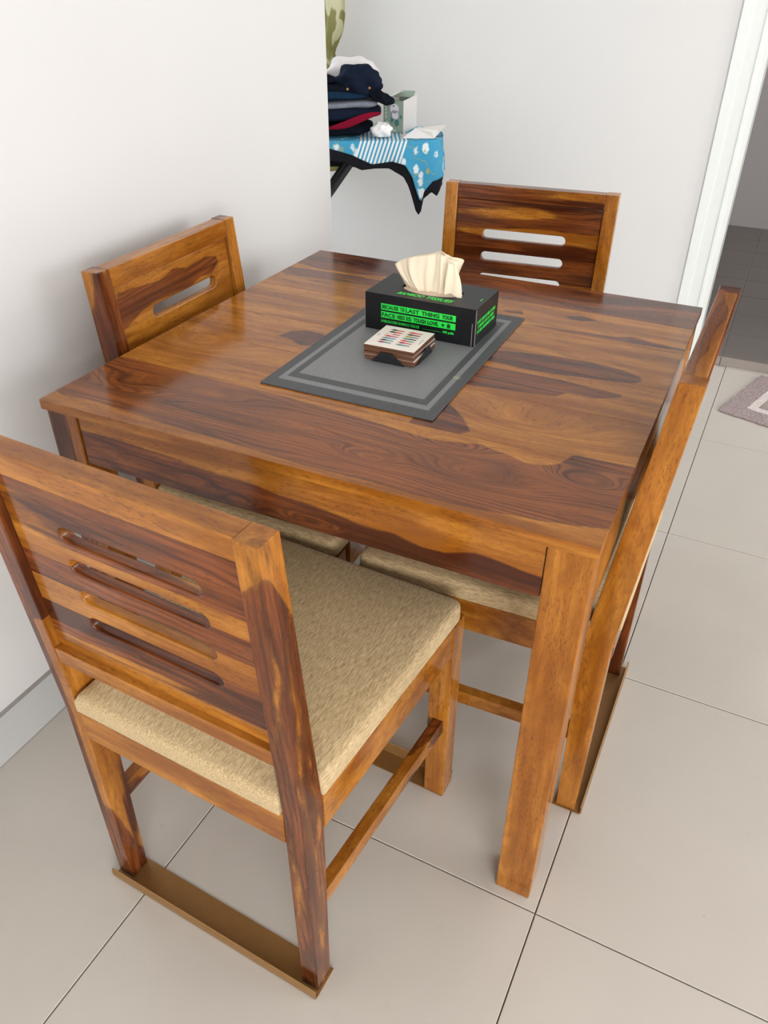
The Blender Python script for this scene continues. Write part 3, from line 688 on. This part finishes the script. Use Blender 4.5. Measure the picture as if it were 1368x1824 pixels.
def t_back(s, t):
    x, y_, z = t_main(1 - s, t); return (x * 0.97 + 0.002, y_ + 0.016 + 0.004 * math.sin(17 * s), z * 0.985)
sheet('tissue_fold', ti, 50, 20, t_back, TISSUE, 0.0006)
def t_flap(s, t):   # fold that drops down over the right end
    top = (0.031 + 0.012 * s, 0.0605 - 0.005 * s); bot = (0.032 + 0.031 * s, 0.0058 + 0.003 * math.sin(s * 5))
    x = top[0] * (1 - t) + bot[0] * t + 0.005 * math.sin(math.pi * t) * s; z = top[1] * (1 - t) + bot[1] * t
    return (x, -0.006 - 0.015 * math.sin(t * 1.5) - 0.0016 * math.sin(s * 9 + 2 * t) + 0.006 * s, z)
sheet('tissue_fold', ti, 20, 22, t_flap, TISSUE, 0.0006)
def t_mouth(s, t):  # crumpled sheet lying in the opening
    a = 2 * math.pi * s; r = t
    return (0.058 * r * math.cos(a), 0.002 + 0.028 * r * math.sin(a), 0.0008 + 0.0035 * (1 - r) + 0.0012 * math.sin(5 * a + 6 * r) * r * (1 - r) * 2)
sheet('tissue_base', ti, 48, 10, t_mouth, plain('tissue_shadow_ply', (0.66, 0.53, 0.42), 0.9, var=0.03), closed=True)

# ------------------------------------------------------------------ coasters in their holder
CXY = (-0.4475, 0.4065); CS = 0.0475
hold = thing('coaster_holder', 'black metal coaster holder with folded triangular side tabs, holding the coasters', 'coaster holder', (CXY[0], CXY[1], ZM), 0.01)
slab('base_plate', (-0.0475, -0.036, 0.0002), (0.0475, 0.036, 0.0014), BLACKM, hold)
for k in range(4):
    a = k * math.pi / 2
    bm = bmesh.new(); V = []
    for off in (0.0, 0.0014):
        for (x, z, o_) in ((-0.031, 0.0002, 0.0478), (0.031, 0.0002, 0.0478), (0.009, 0.0205, 0.0520), (-0.009, 0.0205, 0.0520)):
            p = Vector((x, -(o_ + off), z)); p.rotate(Matrix.Rotation(a, 3, 'Z')); V.append(bm.verts.new(p))
    for f in ((0, 1, 2, 3), (7, 6, 5, 4), (0, 4, 5, 1), (1, 5, 6, 2), (2, 6, 7, 3), (3, 7, 4, 0)): bm.faces.new([V[i] for i in f])
    bmesh.ops.recalc_face_normals(bm, faces=bm.faces); me = bpy.data.meshes.new('side_tab'); bm.to_mesh(me); bm.free(); meshobj('side_tab', me, BLACKM, hold)
def coaster_mat(name, edge, face):
    return plain(name, face, 0.35, var=0.04)
names = ['bottom', 'second from bottom', 'third from bottom', 'third from top', 'second from top']
z = ZM + 0.0016; cr_ = random.Random(5)
facec = [(0.10, 0.05, 0.03), (0.78, 0.75, 0.72), (0.12, 0.06, 0.035), (0.75, 0.74, 0.73), (0.09, 0.05, 0.04), (0.82, 0.78, 0.72)]
for k in range(6):
    top = (k == 5)
    lab = 'square coaster on top of the stack, cream with rows of small printed figures' if top else ['brown-edged coaster at the bottom of the stack in the black holder', 'brown coaster second from the bottom of the stack', 'brown-edged coaster third from the bottom of the stack', 'brown-edged coaster third from the top of the stack', 'coaster directly under the cream top one in the stack'][k]
    dx, dy, rz = ((0, 0, 0.015) if top else (cr_.uniform(-.0015, .0015), cr_.uniform(-.0015, .0015), cr_.uniform(-.02, .02)))
    co = thing('coaster', lab, 'coaster', (CXY[0] + dx, CXY[1] + dy, z), rz, 'coasters stacked in the holder')
    b = box('board', co, (-CS + .001, -CS + .001, 0), (CS - .001, CS - .001, 0.0036), CORK, c=0.0006, res=(.1, .1, .1), attrs=False)
    box('printed_face', co, (-CS + .001, -CS + .001, 0.0037), (CS - .001, CS - .001, 0.0043), CREAMC if top else plain('coaster_face', facec[k], 0.35), c=0.0003, res=(.1, .1, .1), attrs=False)
    if top:
        PAL = {'red': (0.70, 0.03, 0.04), 'dark': (0.03, 0.03, 0.035), 'pink': (0.62, 0.10, 0.16), 'blue': (0.06, 0.28, 0.55), 'teal': (0.10, 0.26, 0.27), 'olive': (0.40, 0.33, 0.04), 'maroon': (0.30, 0.02, 0.10), 'skin': (0.50, 0.20, 0.11), 'pale': (0.72, 0.60, 0.56)}
        PM = {n_: plain('print_' + n_, c_, 0.4) for n_, c_ in PAL.items()}
        colA = [('dark', 'pink'), ('dark', 'red'), ('pale', 'pink'), ('red', 'pink'), ('teal', 'blue'), ('dark', 'teal'), ('maroon', 'teal')]
        colB = [('red', 'pink'), ('dark', 'maroon'), ('olive', 'teal'), ('teal', 'dark'), ('red', 'teal'), ('maroon', 'pink'), ('teal', 'teal')]
        ft2 = lambda x, y: (x, y, 0.0045)
        for ci, (cc, xo) in enumerate(((colA, -0.031), (colB, 0.003))):
            for i, (c1_, c2_) in enumerate(cc):
                yy = 0.0305 - i * 0.0096 if ci == 0 else 0.0315 - i * 0.0096
                x0 = xo + 0.0015 * ((i * 3) % 3)
                hd = [(0.0035 * .5 * math.cos(a_ * .785) + .0018, 0.0016 * math.sin(a_ * .785)) for a_ in range(8)]
                fig = merge_flat('printed_figure', [([(0.0036, -0.0017), (0.006, -0.0034), (0.013, -0.0026), (0.013, 0.0026), (0.006, 0.0034), (0.0036, 0.0017)], x0, yy)], co, PM[c1_], ft2)
                merge_flat('printed_legs', [([(0.013, -0.0026), (0.027, -0.0018), (0.027, -0.0003), (0.013, -0.0002)], x0, yy), ([(0.013, 0.0002), (0.026, 0.0005), (0.027, 0.0020), (0.013, 0.0026)], x0, yy)], fig, PM[c2_], lambda x, y: (x, y, 0.0045))
                merge_flat('printed_head', [(hd, x0, yy)], fig, PM['skin'], lambda x, y: (x, y, 0.0045))
        merge_flat('small_print', [(rect(0.0012, 0.010), -0.041, -0.004)], co, CHAR, ft2); merge_flat('small_print', [(rect(0.0008, 0.022), 0.040, -0.012)], co, CHAR, ft2)
    z += 0.0044

# ------------------------------------------------------------------ rug by the doorway
def rug_material():
    t = NT('rug_pile'); o = t.obj(); s = t.n('ShaderNodeSeparateXYZ'); t.l(o, s.inputs[0])
    d = t.math('MINIMUM', t.math('SUBTRACT', 0.30, t.math('ABSOLUTE', s.outputs[0])), t.math('SUBTRACT', 0.20, t.math('ABSOLUTE', s.outputs[1])))
    band = t.math('MULTIPLY', t.math('GREATER_THAN', d, 0.075), t.math('LESS_THAN', d, 0.105))
    n_ = t.noise(o, 170, 4, 0.7)
    c = t.mix(t.ramp(n_, 0.3, 0.7), col(0.20, 0.15, 0.15), col(0.46, 0.38, 0.37)); c2 = t.mix(t.ramp(n_, 0.3, 0.7), col(0.50, 0.44, 0.42), col(0.78, 0.72, 0.68))
    t.bump(n_, 0.8, 0.004); return t.set(Base_Color=t.mix(band, c, c2), Roughness=0.95)
rg = thing('rug', 'mauve-grey pile rug with a cream inner border lying near the doorway step', 'rug', (0, 0, 0))
rv = Vector((0.955, -0.297, 0)).normalized(); rn = Vector((-rv.y, rv.x, 0)); c0 = Vector((0.072, 2.066, 0))
rg.location = c0 + rv * 0.30 + rn * 0.20; rg.rotation_euler = (0, 0, math.atan2(rv.y, rv.x))
rr2 = random.Random(2)
def rugF(P):
    X = P - np.array([0.30, 0.20, 0]); nz = np.sin(X[:, 0] * 140) * np.sin(X[:, 1] * 130) * 0.0008 + np.sin(X[:, 0] * 57 + X[:, 1] * 80) * 0.0007
    X[:, 2] = np.where(P[:, 2] > 0.005, P[:, 2] + nz, P[:, 2]) + 0.0005; X[:, 0] += nz * 1.5 * np.sign(X[:, 0]); X[:, 1] += nz * 1.5 * np.sign(X[:, 1]); return X
beam('pile', rg, (0.60, 0.40, 0.010), rugF, rug_material(), c=0.003, res=(0.008, 0.008, 0.01), attrs=False, smooth=True)

# ------------------------------------------------------------------ ironing board in the corridor
BP = Vector((-0.939, 1.706, 0)); bd = Vector((0.8899, 0.456, 0)); bn = Vector((-0.456, 0.8899, 0)); BZ = 0.88
def bloc(s, n, z): return BP + bd * s + bn * n + Vector((0, 0, z))
ib_a = math.atan2(bd.y, bd.x)
ib = thing('ironing_board', 'ironing board with black underside cover and dark folding legs, under the blue cloth', 'ironing board', BP, ib_a)
BL, BWD = 0.93, 0.27
def outline(k):
    """board outline param 0..1: front edge from far left to the tip, around the tip, back edge"""
    L1_, R_ = BL - 0.06, BWD / 2
    per = L1_ * 2 + math.pi * R_ * 0.8; d = k * per
    if d < L1_: return (-BL + d, 0.0, 0, -1)
    d -= L1_
    if d < math.pi * R_ * 0.8:
        a = -math.pi / 2 + math.pi * d / (math.pi * R_ * 0.8); ca, sa = math.cos(a), math.sin(a)
        sgn = abs(ca) ** 0.75
        return (-0.06 + 0.10 * sgn, R_ + R_ * math.copysign(abs(sa) ** 0.85, sa), ca, sa)
    d -= math.pi * R_ * 0.8
    return (-0.06 - d, BWD, 0, 1)
pts = [outline(i / 119) for i in range(120)]
def board_mesh(z0, z1, infl):
    bm = bmesh.new(); b = [bm.verts.new((p[0] + p[2] * infl, p[1] + p[3] * infl, z0)) for p in pts]; t = [bm.verts.new((p[0] + p[2] * infl, p[1] + p[3] * infl, z1)) for p in pts]
    n = len(pts)
    for i in range(n): j = (i + 1) % n; bm.faces.new((b[i], b[j], t[j], t[i]))
    bm.faces.new(t); bm.faces.new(b[::-1]); bmesh.ops.recalc_face_normals(bm, faces=bm.faces)
    me = bpy.data.meshes.new('board_top'); bm.to_mesh(me); bm.free(); return me
BLACKF = plain('black_cover_fabric', (0.012, 0.013, 0.017), 0.9, var=0.3, scale=80, spec=0.1)
meshobj('board_top', board_mesh(BZ - 0.028, BZ - 0.0035, 0.0), BLACKF, ib)
def tube(name, parent, a, b, r, mat, n=10):
    a = Vector(a); b = Vector(b); d = (b - a).normalized(); u_ = d.orthogonal().normalized(); v_ = d.cross(u_)
    V = [tuple(p + (u_ * math.cos(2 * math.pi * k / n) + v_ * math.sin(2 * math.pi * k / n)) * r) for p in (a, b) for k in range(n)]
    F = [(k, (k + 1) % n, n + (k + 1) % n, n + k) for k in range(n)] + [tuple(range(n))[::-1], tuple(range(n, 2 * n))]
    me = bpy.data.meshes.new(name); me.from_pydata(V, [], F); me.update(); return meshobj(name, me, mat, parent, False)
for (n0, s0, s1) in ((0.06, -0.22, -0.86), (0.21, -0.22, -0.86), (0.09, -0.75, -0.14), (0.18, -0.75, -0.14)):
    tube('leg', ib, (s0, n0, BZ - 0.03), (s1, n0, 0.012), 0.011, BLACKM)
tube('foot_bar', ib, (-0.86, 0.0, 0.0125), (-0.86, 0.27, 0.0125), 0.0122, BLACKM); tube('foot_bar', ib, (-0.14, 0.0, 0.0125), (-0.14, 0.27, 0.0125), 0.0122, BLACKM)

# drop of the cloths along the outline (distance along the front edge s -> drop)
blue = [(-1.2, 0.02), (-0.33, 0.02), (-0.253, 0.04), (-0.189, 0.068), (-0.162, 0.065), (-0.125, 0.059), (-0.085, 0.068), (-0.06, 0.107), (-0.045, 0.156), (-0.034, 0.187), (-0.026, 0.150), (0.0, 0.120), (0.04, 0.112), (0.10, 0.108), (0.16, 0.112), (0.3, 0.115), (0.5, 0.10), (2.5, 0.07)]
black = [(-1.2, 0.055), (-0.33, 0.055), (-0.27, 0.061), (-0.223, 0.082), (-0.182, 0.078), (-0.135, 0.077), (-0.09, 0.100), (-0.072, 0.130), (-0.060, 0.165), (-0.046, 0.212), (-0.034, 0.222), (-0.026, 0.170), (0.0, 0.150), (0.02, 0.165), (0.045, 0.140), (0.3, 0.13), (2.5, 0.10)]
def lut(tab, x):
    for (a, b), (c_, d_) in zip(tab[:-1], tab[1:]):
        if x <= c_: return b + (d_ - b) * max(0, (x - a)) / (c_ - a)
    return tab[-1][1]
acc = [0.0]
NP = 300; pp = [outline(i / (NP - 1)) for i in range(NP)]
for i in range(1, NP): acc.append(acc[-1] + math.hypot(pp[i][0] - pp[i - 1][0], pp[i][1] - pp[i - 1][1]))
acc = [a - BL for a in acc]     # so that it equals s along the straight front edge
def skirt(tab, off, ztop, name, parent, mat, nv=14, flare=0.10, ruffle=0.006, start=None):
    def fn(u_, v_):
        i = min(NP - 1, int(round(u_ * (NP - 1)))); p = pp[i]; s = acc[i]; dr = lut(tab, s) * v_ + 0.0001
        if start is not None: dr = lut(start, s) * 0.55 + (lut(tab, s) - lut(start, s) * 0.55) * v_
        nx, ny = p[2], p[3]; r = off + flare * dr * (1.0 if s > -0.12 else 0.15) + ruffle * math.sin(s * 47) * min(1, dr / 0.06) * (1 if s > -0.1 else .5)
        return (p[0] + nx * r, p[1] + ny * r, ztop - dr - 0.0)
    return sheet(name, parent, NP, nv, fn, mat, 0.0012)
def cloth_material():
    t = NT('printed_blue_cloth'); o = t.obj(); s = t.n('ShaderNodeSeparateXYZ'); t.l(o, s.inputs[0]); X_, Y_, Z_ = s.outputs
    base = t.mix(t.noise(o, 12, 2), col(0.035, 0.30, 0.52), col(0.06, 0.37, 0.60))
    # woven white stripes with an end band, running across the board
    sh = t.math('ADD', X_, t.math('MULTIPLY', Z_, -0.35))
    rel = t.math('SUBTRACT', sh, -0.225 - 0.35 * BZ)
    zone = t.math('MULTIPLY', t.math('GREATER_THAN', rel, 0.0), t.math('LESS_THAN', rel, 0.150))
    st = t.math('GREATER_THAN', t.math('SINE', t.math('MULTIPLY', rel, 2 * math.pi / 0.0128)), -0.1)
    c = t.mix(t.math('MULTIPLY', zone, st), base, col(0.80, 0.84, 0.84))
    nz = t.math('SUBTRACT', 1.0, zone)
    w = t.n('ShaderNodeTexVoronoi'); w.feature = 'F1'; t.l(t.scale(o, (30, 30, 19)), w.inputs['Vector']); w.inputs['Scale'].default_value = 1.0
    pet = t.ramp(t.math('ADD', w.outputs['Distance'], t.math('MULTIPLY', t.noise(o, 90, 2), 0.35)), 0.42, 0.54, 1.0, 0.0)
    c = t.mix(t.math('MULTIPLY', pet, t.math('MULTIPLY', nz, 0.9)), c, col(0.78, 0.88, 0.90))
    w2 = t.n('ShaderNodeTexVoronoi'); w2.feature = 'F1'; t.l(t.scale(o, (26, 26, 16), (5.3, 2.1, 7.7)), w2.inputs['Vector']); w2.inputs['Scale'].default_value = 1.0
    lf = t.ramp(t.math('ADD', w2.outputs['Distance'], t.math('MULTIPLY', t.noise(o, 120, 2), 0.3)), 0.26, 0.33, 1.0, 0.0)
    c = t.mix(t.math('MULTIPLY', lf, nz), c, col(0.42, 0.40, 0.10))
    vine = t.math('SUBTRACT', 1.0, t.ramp(t.math('ABSOLUTE', t.math('SUBTRACT', t.noise(o, 14, 1), 0.5)), 0.0, 0.012))
    c = t.mix(t.math('MULTIPLY', vine, t.math('MULTIPLY', nz, 0.6)), c, col(0.35, 0.38, 0.12))
    return t.set(Base_Color=c, Roughness=0.85)
CLOTH = cloth_material()
bc = thing('printed_cloth', 'turquoise floral and striped cloth draped over the ironing board', 'cloth', BP, ib_a)
ctop = meshobj('cloth_top', board_mesh(BZ - 0.003, BZ - 0.0012, 0.002), CLOTH, bc)
skirt(blue, 0.003, BZ - 0.001, 'cloth_hem', bc, CLOTH)
skirt(black, 0.0015, BZ - 0.004, 'board_cover', ib, BLACKF, 12, 0.06, 0.004)

# garments piled on the board
PS = 0.79
def squash(fn):
    def g_(u_, v_):
        x, y_, z_ = fn(u_, v_); return (x, y_, BZ + (z_ - BZ) * PS)
    return g_
def garment(name, label, cat, s0, s1, n0, n1, z0, z1, mat, seed, bulge=0.012, fold=3, skew=0.0, n_u=48, group='garments piled on the ironing board'):
    """a folded garment: soft rounded slab with sagging edges and creases"""
    rs = random.Random(seed); ph = [rs.uniform(0, 6.28) for _ in range(8)]
    def fn(u_, v_):
        a = 2 * math.pi * u_; b = math.pi * (v_ - 0.5)
        ca, sa = math.cos(a), math.sin(a); cb = math.cos(b) ** 0.35 if abs(math.cos(b)) > 1e-9 else 0.0; sb = math.sin(b)
        ex = math.copysign(abs(ca) ** 0.55, ca); ey = math.copysign(abs(sa) ** 0.55, sa)
        x = (s0 + s1) / 2 + (s1 - s0) / 2 * ex * cb; y_ = (n0 + n1) / 2 + (n1 - n0) / 2 * ey * cb
        zz = (z0 + z1) / 2 + (z1 - z0) / 2 * math.copysign(abs(sb) ** 0.6, sb)
        w_ = bulge * (math.sin(fold * a + ph[0]) * 0.5 + math.sin((fold * 2 + 1) * a + 4 * v_ + ph[1]) * 0.35 + math.sin(19 * x + 13 * y_ + ph[2]) * 0.3)
        crease = 0.25 * bulge * math.sin(70 * (zz - z0) + 5 * math.sin(2 * a + ph[3]))
        x += (w_ + crease) * ca; y_ += (w_ + crease) * sa; zz += 0.4 * bulge * math.sin(13 * x + ph[4]) * (0.5 if sb < 0 else 1) * (0 if v_ < 0.3 else 1) + skew * (x - s0)
        return (x, y_, max(zz, z0 if skew == 0 else zz))
    o = sheet(name, None, n_u, 22, squash(fn), mat, closed=True)
    o.location = BP; o.rotation_euler = (0, 0, ib_a)
    return tag(o, label, cat, group)
def cloth_plain(name, c, v=0.25, s=35): return plain(name, c, 0.95, var=v, scale=s, spec=0.08)
NAVY = cloth_plain('navy_knit', (0.009, 0.014, 0.030)); INK = cloth_plain('black_navy', (0.006, 0.008, 0.014)); DENIM = cloth_plain('denim', (0.010, 0.030, 0.065), 0.35)
GREYM = cloth_plain('grey_marl', (0.20, 0.22, 0.27), 0.3, 90); WHITEC = cloth_plain('white_cotton', (0.72, 0.70, 0.70), 0.06); CRIM = cloth_plain('crimson', (0.20, 0.006, 0.025), 0.2)
e = 0.0015
garment('folded_trousers', 'navy trousers folded at the bottom of the garment pile', 'trousers', -0.62, -0.19, 0.035, 0.235, BZ + e, BZ + 0.050, INK, 1, 0.008)
garment('folded_shirt', 'navy shirt with a crimson edge low in the garment pile', 'shirt', -0.62, -0.155, 0.03, 0.235, BZ + 0.052, BZ + 0.098, NAVY, 2, 0.009, skew=0.02)
def crimson_fn(u_, v_):
    s = -0.40 + 0.24 * u_; zc = BZ + 0.030 + 0.004 * math.sin(9 * u_) + (0.062 * max(0, (u_ - 0.25) / .75) ** 0.85)
    hw_ = 0.004 + 0.011 * math.sin(math.pi * min(1, max(0, (u_ - .30) / .7)))
    return (s, 0.017 - 0.004 * math.sin(3 * u_) - 0.003 * math.sin(math.pi * v_), zc + (v_ - .5) * 2 * hw_)
cr_o = sheet('crimson_sash', None, 40, 8, squash(crimson_fn), CRIM, 0.004); cr_o.location = BP; cr_o.rotation_euler = (0, 0, ib_a)
tag(cr_o, 'narrow crimson strip of cloth slanting across the lower garment pile', 'cloth', 'garments piled on the ironing board')
garment('folded_shirt', 'grey marl t-shirt folded in the middle of the garment pile', 't-shirt', -0.62, -0.170, 0.03, 0.235, BZ + 0.100, BZ + 0.128, GREYM, 3, 0.011, skew=0.0)
garment('folded_jeans', 'blue denim jeans folded above the grey t-shirt', 'jeans', -0.62, -0.190, 0.035, 0.235, BZ + 0.130, BZ + 0.172, DENIM, 4, 0.008)
garment('folded_jacket', 'black jacket lying across the pile above the denim', 'jacket', -0.62, -0.150, 0.04, 0.235, BZ + 0.166, BZ + 0.196, INK, 5, 0.009, skew=-0.03)
# rumpled navy garment on top, over a white one
def lump(name, label, cat, cx, cy, cz, rx, ry, rz, mat, seed, amp=0.15, tilt=0.0, group='garments piled on the ironing board'):
    rs = random.Random(seed); ph = [rs.uniform(0, 6.28) for _ in range(6)]
    def fn(u_, v_):
        a = 2 * math.pi * u_; b = math.pi * (v_ - 0.5)
        d = Vector((math.cos(a) * math.cos(b), math.sin(a) * math.cos(b), math.sin(b)))
        f = 1 + amp * (math.sin(3 * d.x * 2 + 4 * d.z + ph[0]) * .5 + math.sin(7 * d.z + 5 * d.y + ph[1]) * .35 + math.sin(11 * d.x - 6 * d.z + ph[2]) * .25)
        x, y_, z_ = rx * d.x * f, ry * d.y * f, rz * d.z * f
        if z_ < -rz * 0.75: z_ = -rz * 0.75 + (z_ + rz * 0.75) * 0.1
        return (cx + x * math.cos(tilt) - z_ * math.sin(tilt), cy + y_, cz + z_ * math.cos(tilt) + x * math.sin(tilt))
    o = sheet(name, None, 56, 34, squash(fn), mat, closed=True); o.location = BP; o.rotation_euler = (0, 0, ib_a); return tag(o, label, cat, group)
lump('white_shirt', 'white shirt rumpled behind the navy top at the peak of the pile', 'shirt', -0.245, 0.155, BZ + 0.212, 0.085, 0.05, 0.062, WHITEC, 11, 0.12, -0.15)
lump('navy_top', 'rumpled navy top with a rolled sleeve crowning the garment pile', 'top', -0.228, 0.085, BZ + 0.200, 0.072, 0.060, 0.056, NAVY, 12, 0.16, -0.2)
lump('dark_garment', 'black garment lying at the wall end on top of the pile', 'garment', -0.40, 0.10, BZ + 0.196, 0.10, 0.07, 0.028, INK, 13, 0.12)
lump('dark_sleeve', 'dark sleeve drooping to the right of the pile above the green carton', 'sleeve', -0.160, 0.075, BZ + 0.140, 0.045, 0.03, 0.022, INK, 14, 0.15, -0.5)
lump('white_tissue_ball', 'crumpled white paper between the garment pile and the green carton', 'paper', -0.158, 0.045, BZ + 0.027, 0.034, 0.022, 0.030, WHITEP, 15, 0.15, group=None)
# small metal buttons on the jacket
for (s_b, z_b) in ((-0.195, 0.180), (-0.262, 0.176)):
    b_ = tube('button', None, (0, 0, 0), (0, -0.003, 0), 0.0035, plain('brass_button', (0.30, 0.13, 0.03), 0.5, 0.2), 14)
    b_.location = bloc(s_b, 0.022, BZ + z_b * PS); b_.rotation_euler = (0, 0, ib_a)
    tag(b_, 'small brass button on the dark jacket, ' + ('nearer the carton' if s_b > -0.2 else 'nearer the wall corner'), 'button', 'brass buttons')

# ------------------------------------------------------------------ green and white carton
SAGE = plain('sage_card', (0.25, 0.33, 0.27), 0.5, var=0.05); IVORY = plain('ivory_card', (0.74, 0.71, 0.68), 0.5, var=0.02)
cb = thing('small_carton', 'sage green and white open carton on the ironing board', 'box', (-1.143, 1.776, BZ - 0.0008), 0.10)
cw, cdp, chh = 0.068, 0.155, 0.094
def quad(name, parent, P4, mat, th=0.0012):
    me = bpy.data.meshes.new(name); me.from_pydata([tuple(p) for p in P4], [], [(0, 1, 2, 3)]); me.update()
    bm = bmesh.new(); bm.from_mesh(me); bmesh.ops.solidify(bm, geom=bm.faces[:], thickness=th); bm.to_mesh(me); bm.free(); return meshobj(name, me, mat, parent)
quad('side_panel', cb, [(0, 0, 0), (cw, 0, 0), (cw, 0, chh), (0, 0, chh)], SAGE)
quad('side_panel', cb, [(cw, 0, 0), (cw, cdp * .9, 0), (cw, cdp * .9, chh + .004), (cw, 0, chh)], IVORY)
quad('side_panel', cb, [(0, cdp, 0), (0, 0, 0), (0, 0, chh), (0, cdp, chh)], IVORY)
quad('side_panel', cb, [(cw, cdp * .9, 0), (0, cdp, 0), (0, cdp, chh), (cw, cdp * .9, chh)], SAGE)
quad('bottom_panel', cb, [(0.001, 0.001, 0.0015), (cw - .001, 0.001, 0.0015), (cw - .001, cdp * .89, 0.0015), (0.001, cdp * .98, 0.0015)], IVORY)
quad('lid_flap', cb, [(0, 0.10, chh), (cw, 0.10, chh), (cw - .002, 0.125, chh + .016), (0.018, 0.125, chh + .016)], SAGE)
quad('lid_flap', cb, [(0, 0.0, chh), (0, 0.12, chh), (0.026, 0.115, chh + .016), (0.024, 0.012, chh + .010)], IVORY)
def disc(cx, cz, rx, rz_, n=24): return [(cx + rx * math.cos(2 * math.pi * k / n), cz + rz_ * math.sin(2 * math.pi * k / n)) for k in range(n)]
fr2 = lambda x, z: (x, -0.0016, z); fr3 = lambda x, z: (x, -0.0021, z)
BULB = plain('bulb_print', (0.62, 0.60, 0.68), 0.5); LEAF = plain('leaf_print', (0.05, 0.17, 0.15), 0.5); PALE = plain('pale_print', (0.55, 0.68, 0.58), 0.5)
merge_flat('printed_bulb', [(disc(0.038, 0.071, 0.015, 0.014), 0, 0), ([(0.031, 0.044), (0.045, 0.040), (0.053, 0.048), (0.049, 0.066), (0.029, 0.066)], 0, 0)], cb, BULB, fr2)
merge_flat('printed_leaf', [(disc(0.047, 0.030, 0.008, 0.010), 0, 0), (disc(0.030, 0.038, 0.005, 0.007), 0, 0), (disc(0.060, 0.048, 0.004, 0.006), 0, 0), (disc(0.036, 0.079, 0.004, 0.002), 0, 0)], cb, LEAF, fr3)
merge_flat('printed_mark', [(disc(0.012, 0.026, 0.009, 0.008), 0, 0), (rect(0.024, 0.003), 0.021, 0.006)] + [(rect(0.004, 0.007), 0.007, 0.044 + 0.010 * k) for k in range(4)], cb, PALE, fr2)
# folded white paper lying in front of the carton
pw = thing('folded_paper', 'white folded paper tent lying in front of the carton on the board', 'paper', (0, 0, 0))
pa = [Vector((-1.035, 1.690, BZ + .001)), Vector((-0.945, 1.735, BZ + .001)), Vector((-0.985, 1.800, BZ + .024)), Vector((-1.020, 1.755, BZ + .022))]
quad('paper_leaf', pw, [pa[0], pa[1], pa[2] + Vector((.035, -.02, -.006)), pa[3]], WHITEP, 0.0008)
quad('paper_leaf', pw, [pa[0], pa[3], Vector((-1.045, 1.80, BZ + .004)), Vector((-1.068, 1.75, BZ + .001))], IVORY, 0.0008)
quad('paper_leaf', pw, [pa[3], pa[1], Vector((-0.940, 1.82, BZ + .030)), Vector((-0.990, 1.86, BZ + .020))], IVORY, 0.0008)

# ------------------------------------------------------------------ green curtain at the corridor
def curtain_material():
    t = NT('olive_curtain'); o = t.obj(); a = t.noise(t.scale(o, (14, 14, 7)), 1.0, 1.0, 0.4, 1.2)
    c = t.mix(t.ramp(a, 0.47, 0.53), col(0.21, 0.20, 0.055), col(0.55, 0.53, 0.33)); return t.set(Base_Color=c, Roughness=0.5)
cvx = [(1.72, 0.020), (1.30, 0.028), (1.20, 0.034), (1.17, 0.036), (1.13, 0.030), (1.09, 0.016), (1.065, 0.002), (1.045, -0.002), (1.03, 0.010), (1.00, 0.026), (0.90, 0.030), (0.6, 0.03)]
def cur_edge(z):
    for (a, b), (c_, d_) in zip(cvx[:-1], cvx[1:]):
        if z >= c_: f = (a - z) / (a - c_); return b + (d_ - b) * f
    return cvx[-1][1]
def cur(u_, v_):
    z = 1.72 - 1.1 * v_; xr = -1.612 + cur_edge(z); x0 = -1.98
    x = x0 + (xr - x0) * u_
    return (x, 2.33 + 0.022 * math.sin(u_ * 26 + 3 * v_) + 0.012 * math.sin(u_ * 11 + 9 * v_) - 0.012 * u_ ** 8, z)
cur_o = sheet('curtain', None, 90, 60, cur, curtain_material(), 0.0015)
tag(cur_o, 'olive green and cream patterned curtain hanging behind the left wall corner', 'curtain')
rod = tube('curtain_rod', None, (-2.05, 2.33, 1.735), (-1.50, 2.33, 1.735), 0.010, BLACKM)
tag(rod, 'dark rod above the frame holding the green curtain', 'curtain rod')
